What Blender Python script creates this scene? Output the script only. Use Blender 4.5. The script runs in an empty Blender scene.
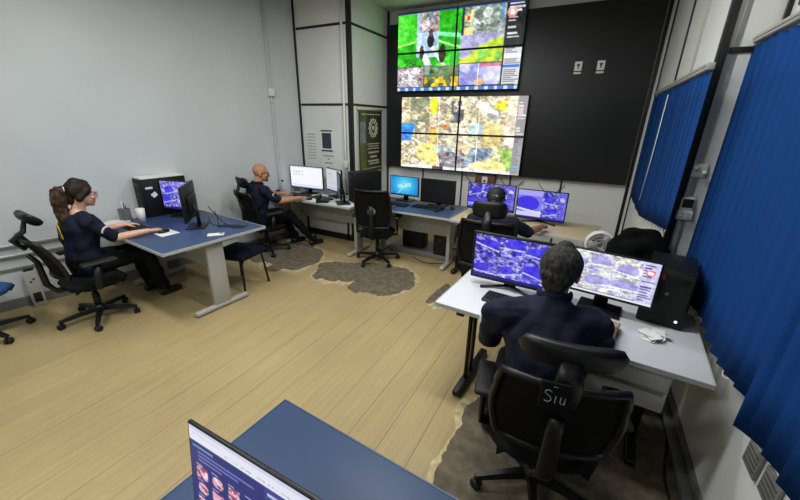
import bpy, bmesh, math, random
import numpy as np
from mathutils import Vector, Matrix, noise as mnoise
PI = math.pi
random.seed(7)
S = bpy.context.scene
COL = S.collection
R = math.radians

# ---------------------------------------------------------------- materials
def lin(c):
    c = np.asarray(c, float) / 255.0
    return np.where(c <= 0.04045, c / 12.92, ((c + 0.055) / 1.055) ** 2.4)

def mat(name, rgb, rough=0.6, metal=0.0, spec=0.5, var=0.0, vscale=8.0, bump=0.0, bscale=60.0, rgb2=None, stretch=(1, 1, 1), sheen=0.0):
    m = bpy.data.materials.new(name); m.use_nodes = True
    nt = m.node_tree; b = nt.nodes['Principled BSDF']
    col = tuple(lin(rgb)) + (1,)
    b.inputs['Base Color'].default_value = col
    b.inputs['Roughness'].default_value = rough
    b.inputs['Metallic'].default_value = metal
    b.inputs['Specular IOR Level'].default_value = spec
    if sheen: b.inputs['Sheen Weight'].default_value = sheen
    if var or bump or rgb2 is not None:
        tc = nt.nodes.new('ShaderNodeTexCoord'); mp = nt.nodes.new('ShaderNodeMapping')
        mp.inputs['Scale'].default_value = stretch
        nt.links.new(tc.outputs['Object'], mp.inputs['Vector'])
    if var or rgb2 is not None:
        n = nt.nodes.new('ShaderNodeTexNoise'); n.inputs['Scale'].default_value = vscale; n.inputs['Detail'].default_value = 4
        nt.links.new(mp.outputs['Vector'], n.inputs['Vector'])
        r = nt.nodes.new('ShaderNodeValToRGB'); nt.links.new(n.outputs['Fac'], r.inputs['Fac'])
        r.color_ramp.elements[0].position = 0.3; r.color_ramp.elements[1].position = 0.7
        c2 = tuple(lin(rgb2)) + (1,) if rgb2 is not None else tuple(x * (1 - var) for x in col[:3]) + (1,)
        r.color_ramp.elements[0].color = c2; r.color_ramp.elements[1].color = col
        nt.links.new(r.outputs['Color'], b.inputs['Base Color'])
    if bump:
        n2 = nt.nodes.new('ShaderNodeTexNoise'); n2.inputs['Scale'].default_value = bscale; n2.inputs['Detail'].default_value = 3
        nt.links.new(mp.outputs['Vector'], n2.inputs['Vector'])
        bp = nt.nodes.new('ShaderNodeBump'); bp.inputs['Strength'].default_value = bump; bp.inputs['Distance'].default_value = 0.01
        nt.links.new(n2.outputs['Fac'], bp.inputs['Height']); nt.links.new(bp.outputs['Normal'], b.inputs['Normal'])
    return m

def emat(name, rgb, strength=1.0):
    m = bpy.data.materials.new(name); m.use_nodes = True
    nt = m.node_tree; nt.nodes.clear()
    o = nt.nodes.new('ShaderNodeOutputMaterial'); e = nt.nodes.new('ShaderNodeEmission')
    e.inputs['Color'].default_value = tuple(lin(rgb)) + (1,); e.inputs['Strength'].default_value = strength
    nt.links.new(e.outputs[0], o.inputs[0]); return m

def screen_mat(name, strength):
    m = bpy.data.materials.new(name); m.use_nodes = True
    nt = m.node_tree; b = nt.nodes['Principled BSDF']
    b.inputs['Base Color'].default_value = (0.01, 0.01, 0.012, 1); b.inputs['Roughness'].default_value = 0.35
    b.inputs['Specular IOR Level'].default_value = 0.2
    a = nt.nodes.new('ShaderNodeAttribute'); a.attribute_name = 'Col'
    nt.links.new(a.outputs['Color'], b.inputs['Emission Color']); b.inputs['Emission Strength'].default_value = strength
    return m

def floor_mat():
    m = bpy.data.materials.new('beige floorboards'); m.use_nodes = True
    nt = m.node_tree; b = nt.nodes['Principled BSDF']; L = nt.links
    tc = nt.nodes.new('ShaderNodeTexCoord')
    sx = nt.nodes.new('ShaderNodeSeparateXYZ'); L.new(tc.outputs['Object'], sx.inputs[0])
    def math_(op, a, bb=None, c=None):
        n = nt.nodes.new('ShaderNodeMath'); n.operation = op
        for i, v in enumerate((a, bb, c)):
            if v is None: continue
            if isinstance(v, (int, float)): n.inputs[i].default_value = v
            else: L.new(v, n.inputs[i])
        return n.outputs[0]
    W = 0.205
    bx = math_('DIVIDE', sx.outputs[0], W); bi = math_('FLOOR', bx); fx = math_('FRACT', bx)
    wn = nt.nodes.new('ShaderNodeTexWhiteNoise'); wn.noise_dimensions = '1D'; L.new(bi, wn.inputs['W'])
    ly = math_('ADD', math_('DIVIDE', sx.outputs[1], 1.9), math_('MULTIPLY', wn.outputs['Value'], 7.0))
    li = math_('FLOOR', ly); fy = math_('FRACT', ly)
    w2 = nt.nodes.new('ShaderNodeTexWhiteNoise'); w2.noise_dimensions = '2D'
    cb = nt.nodes.new('ShaderNodeCombineXYZ'); L.new(bi, cb.inputs[0]); L.new(li, cb.inputs[1]); L.new(cb.outputs[0], w2.inputs['Vector'])
    # grain
    mp = nt.nodes.new('ShaderNodeMapping'); mp.inputs['Scale'].default_value = (26, 1.3, 1); L.new(tc.outputs['Object'], mp.inputs[0])
    off = nt.nodes.new('ShaderNodeVectorMath'); off.operation = 'ADD'; L.new(mp.outputs[0], off.inputs[0]); L.new(w2.outputs['Color'], off.inputs[1])
    g = nt.nodes.new('ShaderNodeTexNoise'); g.inputs['Scale'].default_value = 1.5; g.inputs['Detail'].default_value = 5; L.new(off.outputs[0], g.inputs['Vector'])
    big = nt.nodes.new('ShaderNodeTexNoise'); big.inputs['Scale'].default_value = 1.1; big.inputs['Detail'].default_value = 4; L.new(tc.outputs['Object'], big.inputs['Vector'])
    t = math_('ADD', math_('ADD', math_('MULTIPLY', g.outputs['Fac'], 0.42), math_('MULTIPLY', w2.outputs['Value'], 0.05)), math_('MULTIPLY', big.outputs['Fac'], 0.5))
    rp = nt.nodes.new('ShaderNodeValToRGB'); L.new(t, rp.inputs['Fac'])
    rp.color_ramp.elements[0].position = 0.3; rp.color_ramp.elements[0].color = tuple(lin((150, 130, 92))) + (1,)
    rp.color_ramp.elements[1].position = 0.85; rp.color_ramp.elements[1].color = tuple(lin((184, 165, 120))) + (1,)
    # gaps: only where worn
    gap = math_('LESS_THAN', math_('ABSOLUTE', math_('SUBTRACT', fx, 0.5)), 0.4915); gap = math_('SUBTRACT', 1.0, gap)
    gn = nt.nodes.new('ShaderNodeTexNoise'); gn.inputs['Scale'].default_value = 0.9; gn.inputs['Detail'].default_value = 2
    gm = nt.nodes.new('ShaderNodeMapping'); gm.inputs['Scale'].default_value = (2.0, 0.6, 1); L.new(tc.outputs['Object'], gm.inputs[0]); L.new(gm.outputs[0], gn.inputs['Vector'])
    east = nt.nodes.new('ShaderNodeMapRange'); east.inputs['From Min'].default_value = -3.6; east.inputs['From Max'].default_value = -1.3
    east.inputs['To Min'].default_value = -0.08; east.inputs['To Max'].default_value = 0.16; L.new(sx.outputs[0], east.inputs['Value'])
    gs = nt.nodes.new('ShaderNodeMapRange'); L.new(math_('ADD', gn.outputs['Fac'], east.outputs[0]), gs.inputs['Value'])
    gs.inputs['From Min'].default_value = 0.46; gs.inputs['From Max'].default_value = 0.62
    endg = math_('GREATER_THAN', math_('ABSOLUTE', math_('SUBTRACT', fy, 0.5)), 0.4985)
    gg = math_('MULTIPLY', math_('MAXIMUM', gap, math_('MULTIPLY', endg, 0.0)), math_('ADD', math_('MULTIPLY', gs.outputs[0], 0.8), 0.03))
    # specks of dirt
    sp = nt.nodes.new('ShaderNodeTexVoronoi'); sp.inputs['Scale'].default_value = 2.6; L.new(tc.outputs['Object'], sp.inputs['Vector'])
    spk = math_('MULTIPLY', math_('LESS_THAN', sp.outputs['Distance'], 0.028), 0.7)
    mx = nt.nodes.new('ShaderNodeMix'); mx.data_type = 'RGBA'; L.new(math_('MAXIMUM', gg, spk), mx.inputs['Factor'])
    L.new(rp.outputs['Color'], mx.inputs['A']); mx.inputs['B'].default_value = tuple(lin((52, 42, 30))) + (1,)
    L.new(mx.outputs['Result'], b.inputs['Base Color'])
    b.inputs['Roughness'].default_value = 0.5; b.inputs['Specular IOR Level'].default_value = 0.35
    bp = nt.nodes.new('ShaderNodeBump'); bp.inputs['Strength'].default_value = 0.25; bp.inputs['Distance'].default_value = 0.004
    L.new(math_('SUBTRACT', g.outputs['Fac'], math_('MULTIPLY', gap, 2.0)), bp.inputs['Height']); L.new(bp.outputs['Normal'], b.inputs['Normal'])
    return m

M = dict(
    wall=mat('pale grey painted plaster', (191, 196, 198), 0.85, bump=0.25, bscale=45, var=0.07, vscale=1.6),
    panel=mat('white partition panel', (214, 214, 211), 0.5, var=0.05, vscale=2.0),
    ceil=mat('ceiling', (190, 188, 180), 0.9),
    black=mat('black plastic', (12, 12, 13), 0.42, spec=.4, bump=0.05, bscale=200),
    blackm=mat('matt black', (12, 12, 13), 0.7),
    board=mat('black laminate', (21, 23, 25), 0.5, var=0.15, vscale=3),
    profile=mat('black aluminium', (15, 15, 16), 0.45),
    mesh=mat('black mesh fabric', (9, 9, 11), 0.85, spec=.2, bump=0.5, bscale=400),
    cush=mat('black seat fabric', (11, 11, 13), 0.9, spec=.2, bump=0.4, bscale=250),
    bluecush=mat('blue seat fabric', (38, 84, 138), 0.9, bump=0.4, bscale=250),
    navycush=mat('navy seat fabric', (14, 20, 40), 0.9, spec=.2, bump=0.4, bscale=250),
    bluetop=mat('blue laminate', (54, 71, 104), 0.42, spec=.35, var=0.06, vscale=120),
    whitetop=mat('white laminate', (198, 199, 204), 0.45),
    beigetop=mat('beige laminate', (192, 176, 142), 0.45),
    grey=mat('light grey steel', (168, 168, 164), 0.45, var=0.04),
    greyd=mat('grey steel', (110, 110, 108), 0.5),
    greydd=mat('shadowed steel', (74, 74, 72), 0.6),
    edge=mat('grey edge band', (172, 174, 178), 0.5),
    white=mat('white plastic', (212, 212, 206), 0.45),
    paper=mat('paper', (214, 214, 212), 0.8),
    ink=mat('dark ink', (50, 54, 66), 0.8),
    inkl=mat('grey ink', (150, 152, 158), 0.8),
    blind=mat('blue blind fabric', (18, 60, 120), 0.85, spec=.1, bump=0.25, bscale=300, var=0.08, vscale=3, stretch=(1, 1, 0.4)),
    alu=mat('aluminium', (176, 176, 170), 0.35, metal=0.3),
    steel=mat('dull metal rail', (196, 198, 198), 0.35, metal=0.3),
    conc=mat('exposed concrete', (112, 102, 84), 0.95, bump=0.6, bscale=40, rgb2=(80, 72, 60), vscale=14),
    scuff=mat('bare white filler', (200, 184, 146), 0.9, rgb2=(150, 132, 96), vscale=22),
    skin_f=mat('fair skin', (206, 158, 134), 0.5, var=0.06, vscale=20),
    skin_m=mat('tan skin', (178, 126, 98), 0.48, var=0.08, vscale=20),
    skin_d=mat('brown skin', (150, 104, 80), 0.5, var=0.08, vscale=20),
    shirt=mat('navy uniform cloth', (17, 22, 43), 0.8, spec=.25, bump=0.5, bscale=18, var=0.15, vscale=12),
    trousers=mat('dark trousers', (11, 12, 18), 0.9, spec=.2, bump=0.4, bscale=16),
    shoe=mat('black boots', (12, 12, 13), 0.45),
    hair_f=mat('dark brown hair', (20, 14, 12), 0.6, spec=.25, rgb2=(42, 29, 22), vscale=30, stretch=(1, 1, 0.15), bump=0.7, bscale=50),
    hair_fl=mat('lighter brown hair', (30, 21, 16), 0.6, spec=.25, rgb2=(78, 58, 40), vscale=26, stretch=(1, 1, 0.3), bump=0.7, bscale=50),
    hair_g=mat('greying hair', (15, 15, 15), 0.8, spec=.2, rgb2=(66, 64, 60), vscale=90, stretch=(1, 1, .35), bump=0.3, bscale=120),
    hair_k=mat('black hair', (16, 14, 13), 0.6, bump=0.8, bscale=80),
    stubble=mat('shaved scalp', (150, 106, 84), 0.4, var=0.05),
    eyew=mat('eye white', (225, 222, 215), 0.3), eyed=mat('iris', (30, 22, 16), 0.3),
    yellow=mat('yellow print', (200, 170, 50), 0.8), whitecloth=mat('white print', (200, 202, 206), 0.8),
    wood=mat('red brown box', (108, 62, 42), 0.6, var=0.2),
    green=mat('dark green print', (44, 58, 24), 0.5, rgb2=(92, 106, 40), vscale=5),
    darkp=mat('black print', (24, 27, 18), 0.5, rgb2=(40, 46, 24), vscale=8),
    violetp=mat('pale violet print', (132, 140, 160), 0.5, rgb2=(90, 100, 80), vscale=9),
    cream=mat('cream lettering', (178, 182, 150), 0.6),
    jacket=mat('black jacket cloth', (8, 8, 9), 0.95, spec=.1, bump=0.6, bscale=20),
    glass=mat('dark night glass', (20, 26, 36), 0.08),
    lens=mat('dark lens', (16, 16, 18), 0.15), red=mat('red plastic', (170, 40, 36), 0.5),
    chalk=mat('chalk', (150, 150, 152), 0.9), floor=floor_mat(),
    tube=emat('lamp tube', (235, 245, 255), 6.0),
    led=emat('white led', (230, 240, 255), 2.0),
)

# ---------------------------------------------------------------- mesh helpers
class MB:
    def __init__(s): s.bm = bmesh.new()
    def _add(s, verts, faces, mi=0, smooth=False):
        vs = [s.bm.verts.new(v) for v in verts]
        for f in faces:
            try:
                fc = s.bm.faces.new([vs[i] for i in f]); fc.material_index = mi; fc.smooth = smooth
            except ValueError: pass
        return vs
    def box(s, c, d, rot=None, bev=0.0, mi=0, seg=2):
        t = bmesh.new(); bmesh.ops.create_cube(t, size=1.0)
        for v in t.verts: v.co = Vector((v.co.x * d[0], v.co.y * d[1], v.co.z * d[2]))
        if bev > 0: bmesh.ops.bevel(t, geom=t.edges[:], offset=min(bev, 0.49 * min(d)), segments=seg, profile=0.5, affect='EDGES')
        m = Matrix.Translation(Vector(c)) @ (rot.to_4x4() if rot is not None else Matrix())
        t.verts.index_update()
        s._add([m @ v.co for v in t.verts], [[v.index for v in f.verts] for f in t.faces], mi, bev > 0)
        t.free(); return s
    def rings(s, rings, closed=False, caps=True, mi=0, smooth=True):
        n = len(rings[0]); V = [p for r in rings for p in r]; F = []
        m = len(rings)
        for i in range(m if closed else m - 1):
            a = i * n; b = ((i + 1) % m) * n
            for j in range(n):
                k = (j + 1) % n
                F.append((a + j, a + k, b + k, b + j))
        if caps and not closed:
            F.append(tuple(range(n - 1, -1, -1))); F.append(tuple((m - 1) * n + j for j in range(n)))
        s._add(V, F, mi, smooth); return s
    def tube(s, pts, r, n=8, closed=False, mi=0, flat=None):
        P = [Vector(p) for p in pts]; m = len(P); rg = []; prev = None
        rr = r if isinstance(r, (list, tuple)) else [r] * m
        for i in range(m):
            if closed: d = P[(i + 1) % m] - P[i - 1]
            else: d = P[min(i + 1, m - 1)] - P[max(i - 1, 0)]
            d.normalize()
            if prev is None:
                u = d.cross(Vector((0, 0, 1)))
                if u.length < 0.05: u = d.cross(Vector((1, 0, 0)))
            else: u = prev - d * prev.dot(d)
            u.normalize(); prev = u; w = d.cross(u)
            fl = flat if flat else (1, 1)
            rg.append([P[i] + (u * math.cos(2 * PI * j / n) * fl[0] + w * math.sin(2 * PI * j / n) * fl[1]) * rr[i] for j in range(n)])
        return s.rings(rg, closed, True, mi)
    def lathe(s, prof, c=(0, 0, 0), n=20, rot=None, mi=0):
        c = Vector(c); rg = []
        for r, z in prof:
            ring = []
            for j in range(n):
                p = Vector((max(r, 1e-4) * math.cos(2 * PI * j / n), max(r, 1e-4) * math.sin(2 * PI * j / n), z))
                ring.append(c + (rot @ p if rot is not None else p))
            rg.append(ring)
        return s.rings(rg, mi=mi)
    def ell(s, c, r, rot=None, n=16, m=10, mi=0):
        c = Vector(c); rg = []
        for i in range(1, m):
            a = -PI / 2 + PI * i / m; ring = []
            for j in range(n):
                p = Vector((r[0] * math.cos(a) * math.cos(2 * PI * j / n), r[1] * math.cos(a) * math.sin(2 * PI * j / n), r[2] * math.sin(a)))
                ring.append(c + (rot @ p if rot is not None else p))
            rg.append(ring)
        return s.rings(rg, mi=mi)
    def cap(s, a, b, r0, r1, n=12):
        a = Vector(a); b = Vector(b); d = (b - a); L = d.length
        if L < 1e-6: return s.ell(a, (r0,) * 3)
        d /= L; u = d.orthogonal().normalized(); w = d.cross(u); rg = []
        def ring(c, r): rg.append([c + (u * math.cos(2 * PI * j / n) + w * math.sin(2 * PI * j / n)) * r for j in range(n)])
        for k in (80, 55, 28): ring(a - d * r0 * math.sin(R(k)), r0 * math.cos(R(k)))
        for t in (0, 0.5, 1): ring(a + d * L * t, r0 + (r1 - r0) * t)
        for k in (28, 55, 80): ring(b + d * r1 * math.sin(R(k)), r1 * math.cos(R(k)))
        return s.rings(rg)
    def sheet(s, fn, nu, nv, th, mi=0):
        # closed slab from fn(u,v)->point (front) offset by th along normals
        P = [[Vector(fn(i / nu, j / nv)) for j in range(nv + 1)] for i in range(nu + 1)]
        N = [[None] * (nv + 1) for _ in range(nu + 1)]
        for i in range(nu + 1):
            for j in range(nv + 1):
                du = P[min(i + 1, nu)][j] - P[max(i - 1, 0)][j]; dv = P[i][min(j + 1, nv)] - P[i][max(j - 1, 0)]
                N[i][j] = du.cross(dv).normalized()
        V = [P[i][j] for i in range(nu + 1) for j in range(nv + 1)] + [P[i][j] - N[i][j] * th for i in range(nu + 1) for j in range(nv + 1)]
        o = (nu + 1) * (nv + 1); q = lambda i, j: i * (nv + 1) + j; F = []
        for i in range(nu):
            for j in range(nv):
                a, b, c, d = q(i, j), q(i + 1, j), q(i + 1, j + 1), q(i, j + 1)
                F.append((a, b, c, d)); F.append((o + d, o + c, o + b, o + a))
        bd = [(i, 0) for i in range(nu)] + [(nu, j) for j in range(nv)] + [(i, nv) for i in range(nu, 0, -1)] + [(0, j) for j in range(nv, 0, -1)]
        for k in range(len(bd)):
            a = q(*bd[k]); b = q(*bd[(k + 1) % len(bd)]); F.append((b, a, o + a, o + b))
        s._add(V, F, mi, True); return s
    def poly(s, pts, z0, z1, m=None, mi=0):
        m = m or Matrix(); n = len(pts)
        V = [m @ Vector((p[0], p[1], z0)) for p in pts] + [m @ Vector((p[0], p[1], z1)) for p in pts]
        F = [tuple(range(n - 1, -1, -1)), tuple(range(n, 2 * n))] + [(i, (i + 1) % n, n + (i + 1) % n, n + i) for i in range(n)]
        s._add(V, F, mi); return s
    def build(s, name, material, parent=None, mats=None):
        me = bpy.data.meshes.new(name)
        bmesh.ops.recalc_face_normals(s.bm, faces=s.bm.faces[:])
        s.bm.to_mesh(me); s.bm.free()
        for x in (mats or [material]): me.materials.append(x)
        o = bpy.data.objects.new(name, me); COL.objects.link(o)
        if parent: o.parent = parent
        return o

def tag(o, label, cat, group=None, kind=None):
    o['label'] = label; o['category'] = cat
    if group: o['group'] = group
    if kind: o['kind'] = kind
    return o
def empty(name, loc, rz, label, cat, group=None):
    o = bpy.data.objects.new(name, None); COL.objects.link(o); o.empty_display_size = 0.1
    o.location = loc; o.rotation_euler = (0, 0, rz)
    return tag(o, label, cat, group)
def struct(name, mb, m):
    o = mb.build(name, m); o['kind'] = 'structure'; return o
def centre(o):
    """move a single-mesh thing's origin to the bottom middle of its own shape"""
    co = [v.co for v in o.data.vertices]
    lo = Vector([min(c[i] for c in co) for i in range(3)]); hi = Vector([max(c[i] for c in co) for i in range(3)])
    p = Vector(((lo.x + hi.x) / 2, (lo.y + hi.y) / 2, lo.z))
    for v in o.data.vertices: v.co -= p
    o.location = p; return o
def rz(a): return Matrix.Rotation(a, 3, 'Z')
def rx(a): return Matrix.Rotation(a, 3, 'X')
def ry(a): return Matrix.Rotation(a, 3, 'Y')

# ---------------------------------------------------------------- screen pictures
def vn(u, v, su, sv, seed):
    G = np.random.RandomState(seed).rand(64, 64)
    x = u * su; y = v * sv
    xi = np.floor(x).astype(int); yi = np.floor(y).astype(int); fx = x - xi; fy = y - yi
    fx = fx * fx * (3 - 2 * fx); fy = fy * fy * (3 - 2 * fy)
    g = lambda a, b: G[a % 64, b % 64]
    return (g(xi, yi) * (1 - fx) + g(xi + 1, yi) * fx) * (1 - fy) + (g(xi, yi + 1) * (1 - fx) + g(xi + 1, yi + 1) * fx) * fy
def fill(img, mask, c, a=1.0):
    img[mask] = img[mask] * (1 - a) + np.asarray(c, float) * a
def box_(u, v, a, b, c, d): return (u >= a) & (u < b) & (v >= c) & (v < d)
def tex(img, u, v, seed, s=30, a=.4):
    n = .5 * vn(u, v, s, s * .8, seed) + .3 * vn(u, v, s * 2.1, s * 1.7, seed + 1) + .2 * vn(u, v, s * .4, s * .35, seed + 2)
    return img * (1 - a / 2 + a * 1.15 * n)[..., None] + ((n - .5) * 40)[..., None]
def busy(u, v, pal, seed, s=9):
    """a busy camera picture: patches of a few colours with fine clutter"""
    pal = np.asarray(pal, float); img = np.zeros(u.shape + (3,)) + pal[0]
    for k in range(1, len(pal)):
        n = .6 * vn(u, v, s * (0.5 + 0.35 * k), s * (0.5 + 0.3 * k), seed + k) + .4 * vn(u, v, s * (1.6 + 0.9 * k), s * (1.6 + 0.8 * k), seed + k + 20)
        t = np.clip((n - .50) / .22, 0, 1)[..., None] * .8
        img = img * (1 - t) + pal[k] * t
    img *= (0.80 + 0.4 * vn(u, v, s * 6, s * 6, seed + 50))[..., None]
    m = img.mean(axis=(0, 1)); return img * .9 + m * .1
def rows(img, u, v, a, b, c, d, n, col, seed, dens=0.75):
    rs = np.random.RandomState(seed)
    for k in range(n):
        y0 = c + (d - c) * (k + 0.25) / n; y1 = c + (d - c) * (k + 0.7) / n
        if rs.rand() < dens: fill(img, box_(u, v, a + (b - a) * 0.08, a + (b - a) * (0.45 + 0.5 * rs.rand()), y0, y1), col)
def p_upper(u, v):
    img = np.zeros(u.shape + (3,)) + (40, 44, 50)
    g = box_(u, v, 0.0, 0.53, 0.02, 0.67); n = vn(u, v, 5, 4, 3)
    fill(img, g, (64, 196, 40)); fill(img, g & (n > 0.55), (90, 216, 70), 0.8); fill(img, g & (n < 0.3), (36, 160, 24), 0.8)
    fill(img, g & (u > 0.47), (30, 150, 20), 0.7); fill(img, g & (np.abs(v - 0.2 - 0.25 * u) < 0.025) & (u > .36), (120, 220, 160))
    fill(img, g & (np.abs(v - 0.42 + 0.3 * u) < 0.012) & (u < .2), (170, 240, 120)); fill(img, g & (np.abs(v - .16 - .6 * u) < 0.012) & (u > .36), (170, 240, 150))
    w = box_(u, v, 0.17, 0.36, 0.02, 0.55) & (u - 0.17 > -0.05 + 0.04 * v); fill(img, w, (176, 200, 226))
    c = busy(u, v, [(196, 206, 220), (120, 90, 100), (90, 130, 60), (225, 225, 225), (60, 70, 100), (190, 130, 110)], 11, 20)
    m2 = w & (v < 0.26) & (u > .2); img[m2] = c[m2]
    fill(img, (np.abs(u - 0.21 - 0.35 * (v - .45)) < 0.03) & (v > 0.42) & (v < 0.66), (228, 232, 236))
    fill(img, (np.abs(u - 0.31 - 0.5 * (v - .45)) < 0.016) & (v > 0.45) & (v < 0.68), (235, 240, 235))
    fill(img, ((u - 0.295) / 0.03) ** 2 + ((v - 0.37) / 0.09) ** 2 < 1, (34, 36, 40)); fill(img, ((u - 0.295) / 0.018) ** 2 + ((v - 0.27) / 0.05) ** 2 < 1, (80, 60, 60))
    fill(img, ((u - 0.40) / 0.03) ** 2 + ((v - 0.53) / 0.11) ** 2 < 1, (48, 40, 30)); fill(img, ((u - 0.22) / 0.02) ** 2 + ((v - 0.5) / 0.08) ** 2 < 1, (60, 60, 64))
    fill(img, box_(u, v, 0.06, 0.17, .6, .67) & (vn(u, v, 60, 60, 9) > .5), (50, 80, 50))
    b = box_(u, v, 0.55, 0.865, 0.02, 0.34); img[b] = busy(u, v, [(120, 136, 128), (60, 74, 66), (170, 180, 176), (80, 100, 60), (210, 216, 212)], 21, 14)[b]
    fill(img, b & (u < .62) & (v > .05) & (vn(u, v, 14, 14, 5) > .45), (226, 206, 140)); fill(img, ((u - 0.73) / 0.035) ** 2 + ((v - 0.1) / 0.06) ** 2 < 1, (222, 228, 222))
    fill(img, ((u - .585) / .012) ** 2 + ((v - .14) / .03) ** 2 < 1, (190, 40, 40)); fill(img, b & (np.abs(u - .84) < .012) & (v < .2), (80, 150, 200))
    b = box_(u, v, 0.535, 0.865, 0.345, 0.66); fill(img, b, (158, 154, 196)); fill(img, b & (v > 0.60 - 0.22 * (u - .53) / .33 + 0.08 * (vn(u, v, 12, 2, 8) - .5)), (176, 206, 40))
    fill(img, b & (v > .5) & (vn(u, v, 22, 14, 31) > .6), (120, 190, 80)); fill(img, b & (v > .6) & (vn(u, v, 30, 20, 33) > .62), (226, 206, 70))
    b = box_(u, v, 0.0, 0.245, 0.68, 0.95); img[b] = busy(u, v, [(214, 204, 210), (120, 104, 108), (160, 120, 128), (236, 236, 238), (80, 84, 80)], 41, 22)[b]
    b = box_(u, v, 0.25, 0.53, 0.67, 0.95); img[b] = busy(u, v, [(86, 112, 72), (40, 56, 34), (150, 176, 170), (110, 120, 60)], 51, 12)[b]
    fill(img, b & (v > .82) & (vn(u, v, 30, 16, 53) > .45), (226, 184, 40)); fill(img, b & (u < .3) & (v < .78), (180, 200, 210), .7)
    b = box_(u, v, 0.54, 0.865, 0.67, 0.94); fill(img, b, (150, 154, 220)); fill(img, b & (vn(u, v, 10, 6, 61) > .6), (190, 190, 236))
    fill(img, b & (v < .72) & (u > .7), (196, 110, 130)); fill(img, ((u - .7) / .04) ** 2 + ((v - .9) / .05) ** 2 < 1, (220, 180, 130)); fill(img, b & (np.abs(u - .69) < .006), (230, 230, 250))
    fill(img, u >= 0.87, (26, 26, 30)); rows(img, u, v, .87, 1, .02, .46, 12, (200, 200, 206), 5, .55)
    fill(img, ((u - .905) / .033) ** 2 + ((v - .13) / .06) ** 2 < 1, (226, 150, 150)); fill(img, ((u - .905) / .018) ** 2 + ((v - .13) / .03) ** 2 < 1, (250, 244, 240))
    img = tex(img, u, v, 91); fill(img, (u >= .875) & (v > .5) & (v < .95), (206, 208, 212)); rows(img, u, v, .875, 1, .5, .95, 18, (96, 98, 104), 6, 1)
    fill(img, box_(u, v, .875, 1, .70, .735), (40, 110, 210)); fill(img, box_(u, v, .875, 1, .57, .62), (246, 246, 250))
    fill(img, v > 0.955, (70, 120, 190)); fill(img, (v > .955) & (np.floor(u * 40) % 3 == 0), (200, 214, 230)); fill(img, v < .02, (50, 66, 120))
    return img
def p_lower(u, v):
    pal = [(240, 228, 190), (196, 180, 140), (150, 142, 126), (250, 246, 232), (222, 200, 140), (116, 110, 104)]
    img = busy(u, v, pal, 71, 16)
    b = box_(u, v, .08, .26, .0, .34) & (vn(u, v, 26, 20, 72) > .35); fill(img, b, (128, 138, 108), .85); fill(img, box_(u, v, .12, .26, .33, .62) & (vn(u, v, 30, 24, 74) > .4), (140, 140, 118), .8)
    fill(img, ((u - .29) / .035) ** 2 + ((v - .12) / .12) ** 2 < 1, (240, 218, 50)); fill(img, ((u - .82) / .05) ** 2 + ((v - .12) / .06) ** 2 < 1, (224, 210, 60))
    fill(img, box_(u, v, .44, .53, .05, .36) & (vn(u, v, 40, 14, 77) > .4), (110, 110, 118)); fill(img, ((u - .77) / .05) ** 2 + ((v - .24) / .06) ** 2 < 1, (140, 142, 146))
    fill(img, (np.abs(v - .1 - .6 * (u - .6)) < .03) & (u > .62) & (u < .8), (246, 246, 242)); fill(img, box_(u, v, .86, .95, .06, .6), (236, 226, 204), .8)
    fill(img, (v > .37) & (v < .6) & (u < .125 - .2 * np.abs(v - .42)), (60, 140, 236)); fill(img, (v > .5) & (v < .6) & (u < .05), (90, 100, 220), .8)
    fill(img, box_(u, v, .265, .31, .41, .455), (226, 110, 50)); fill(img, box_(u, v, .37, .415, .375, .42), (226, 110, 50)); fill(img, box_(u, v, .27, .33, .45, .6), (232, 204, 90), .8)
    fill(img, box_(u, v, .58, .69, .36, .5), (180, 210, 214), .9); fill(img, box_(u, v, .7, .84, .36, .62), (206, 184, 110), .7)
    fill(img, (((u - .27) / .12) ** 2 + ((v - .77) / .16) ** 2 < 1) & (vn(u, v, 60, 40, 79) > .3), (238, 220, 120)); fill(img, box_(u, v, .32, .40, .66, .74) | box_(u, v, .42, .47, .64, .78), (160, 186, 190))
    b = (u > .36 + .1 * (v - .9)) & (u < .56) & (v > .74); img[b] = busy(u, v, [(150, 140, 140), (60, 60, 70), (110, 108, 130), (200, 196, 200)], 81, 24)[b]
    b = (v > .66) & (v < .95) & (np.abs(u - .68 + .25 * (v - .75)) < .09); img[b] = busy(u, v, [(140, 156, 176), (76, 88, 108), (190, 200, 214)], 84, 22)[b]
    fill(img, (v > .8 + .5 * np.abs(u - .78)) & (u > .6) & (u < .9), (236, 222, 150)); fill(img, box_(u, v, .83, .94, .66, .92) & (u - .83 > (v - .7) * .3), (150, 200, 90), .85)
    fill(img, (np.abs(u - .335) < .004) | (np.abs(u - .655) < .003), (240, 236, 226)); fill(img, v > .955, (226, 232, 226)); fill(img, (v > .955) & (u > .3) & (u < .4), (70, 70, 80))
    img = tex(img, u, v, 95, 34, .5)
    fill(img, u > .935, (150, 148, 150)); rows(img, u, v, .935, 1, .02, .5, 12, (224, 222, 220), 15, .8); rows(img, u, v, .935, 1, .5, .98, 22, (90, 86, 96), 16, 1)
    fill(img, ((u - .958) / .018) ** 2 + ((v - .19) / .05) ** 2 < 1, (214, 190, 186)); fill(img, box_(u, v, .935, 1, .88, .9), (60, 180, 220)); fill(img, (u > .94) & (v > .58), (190, 188, 196), .35)
    return img
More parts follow.
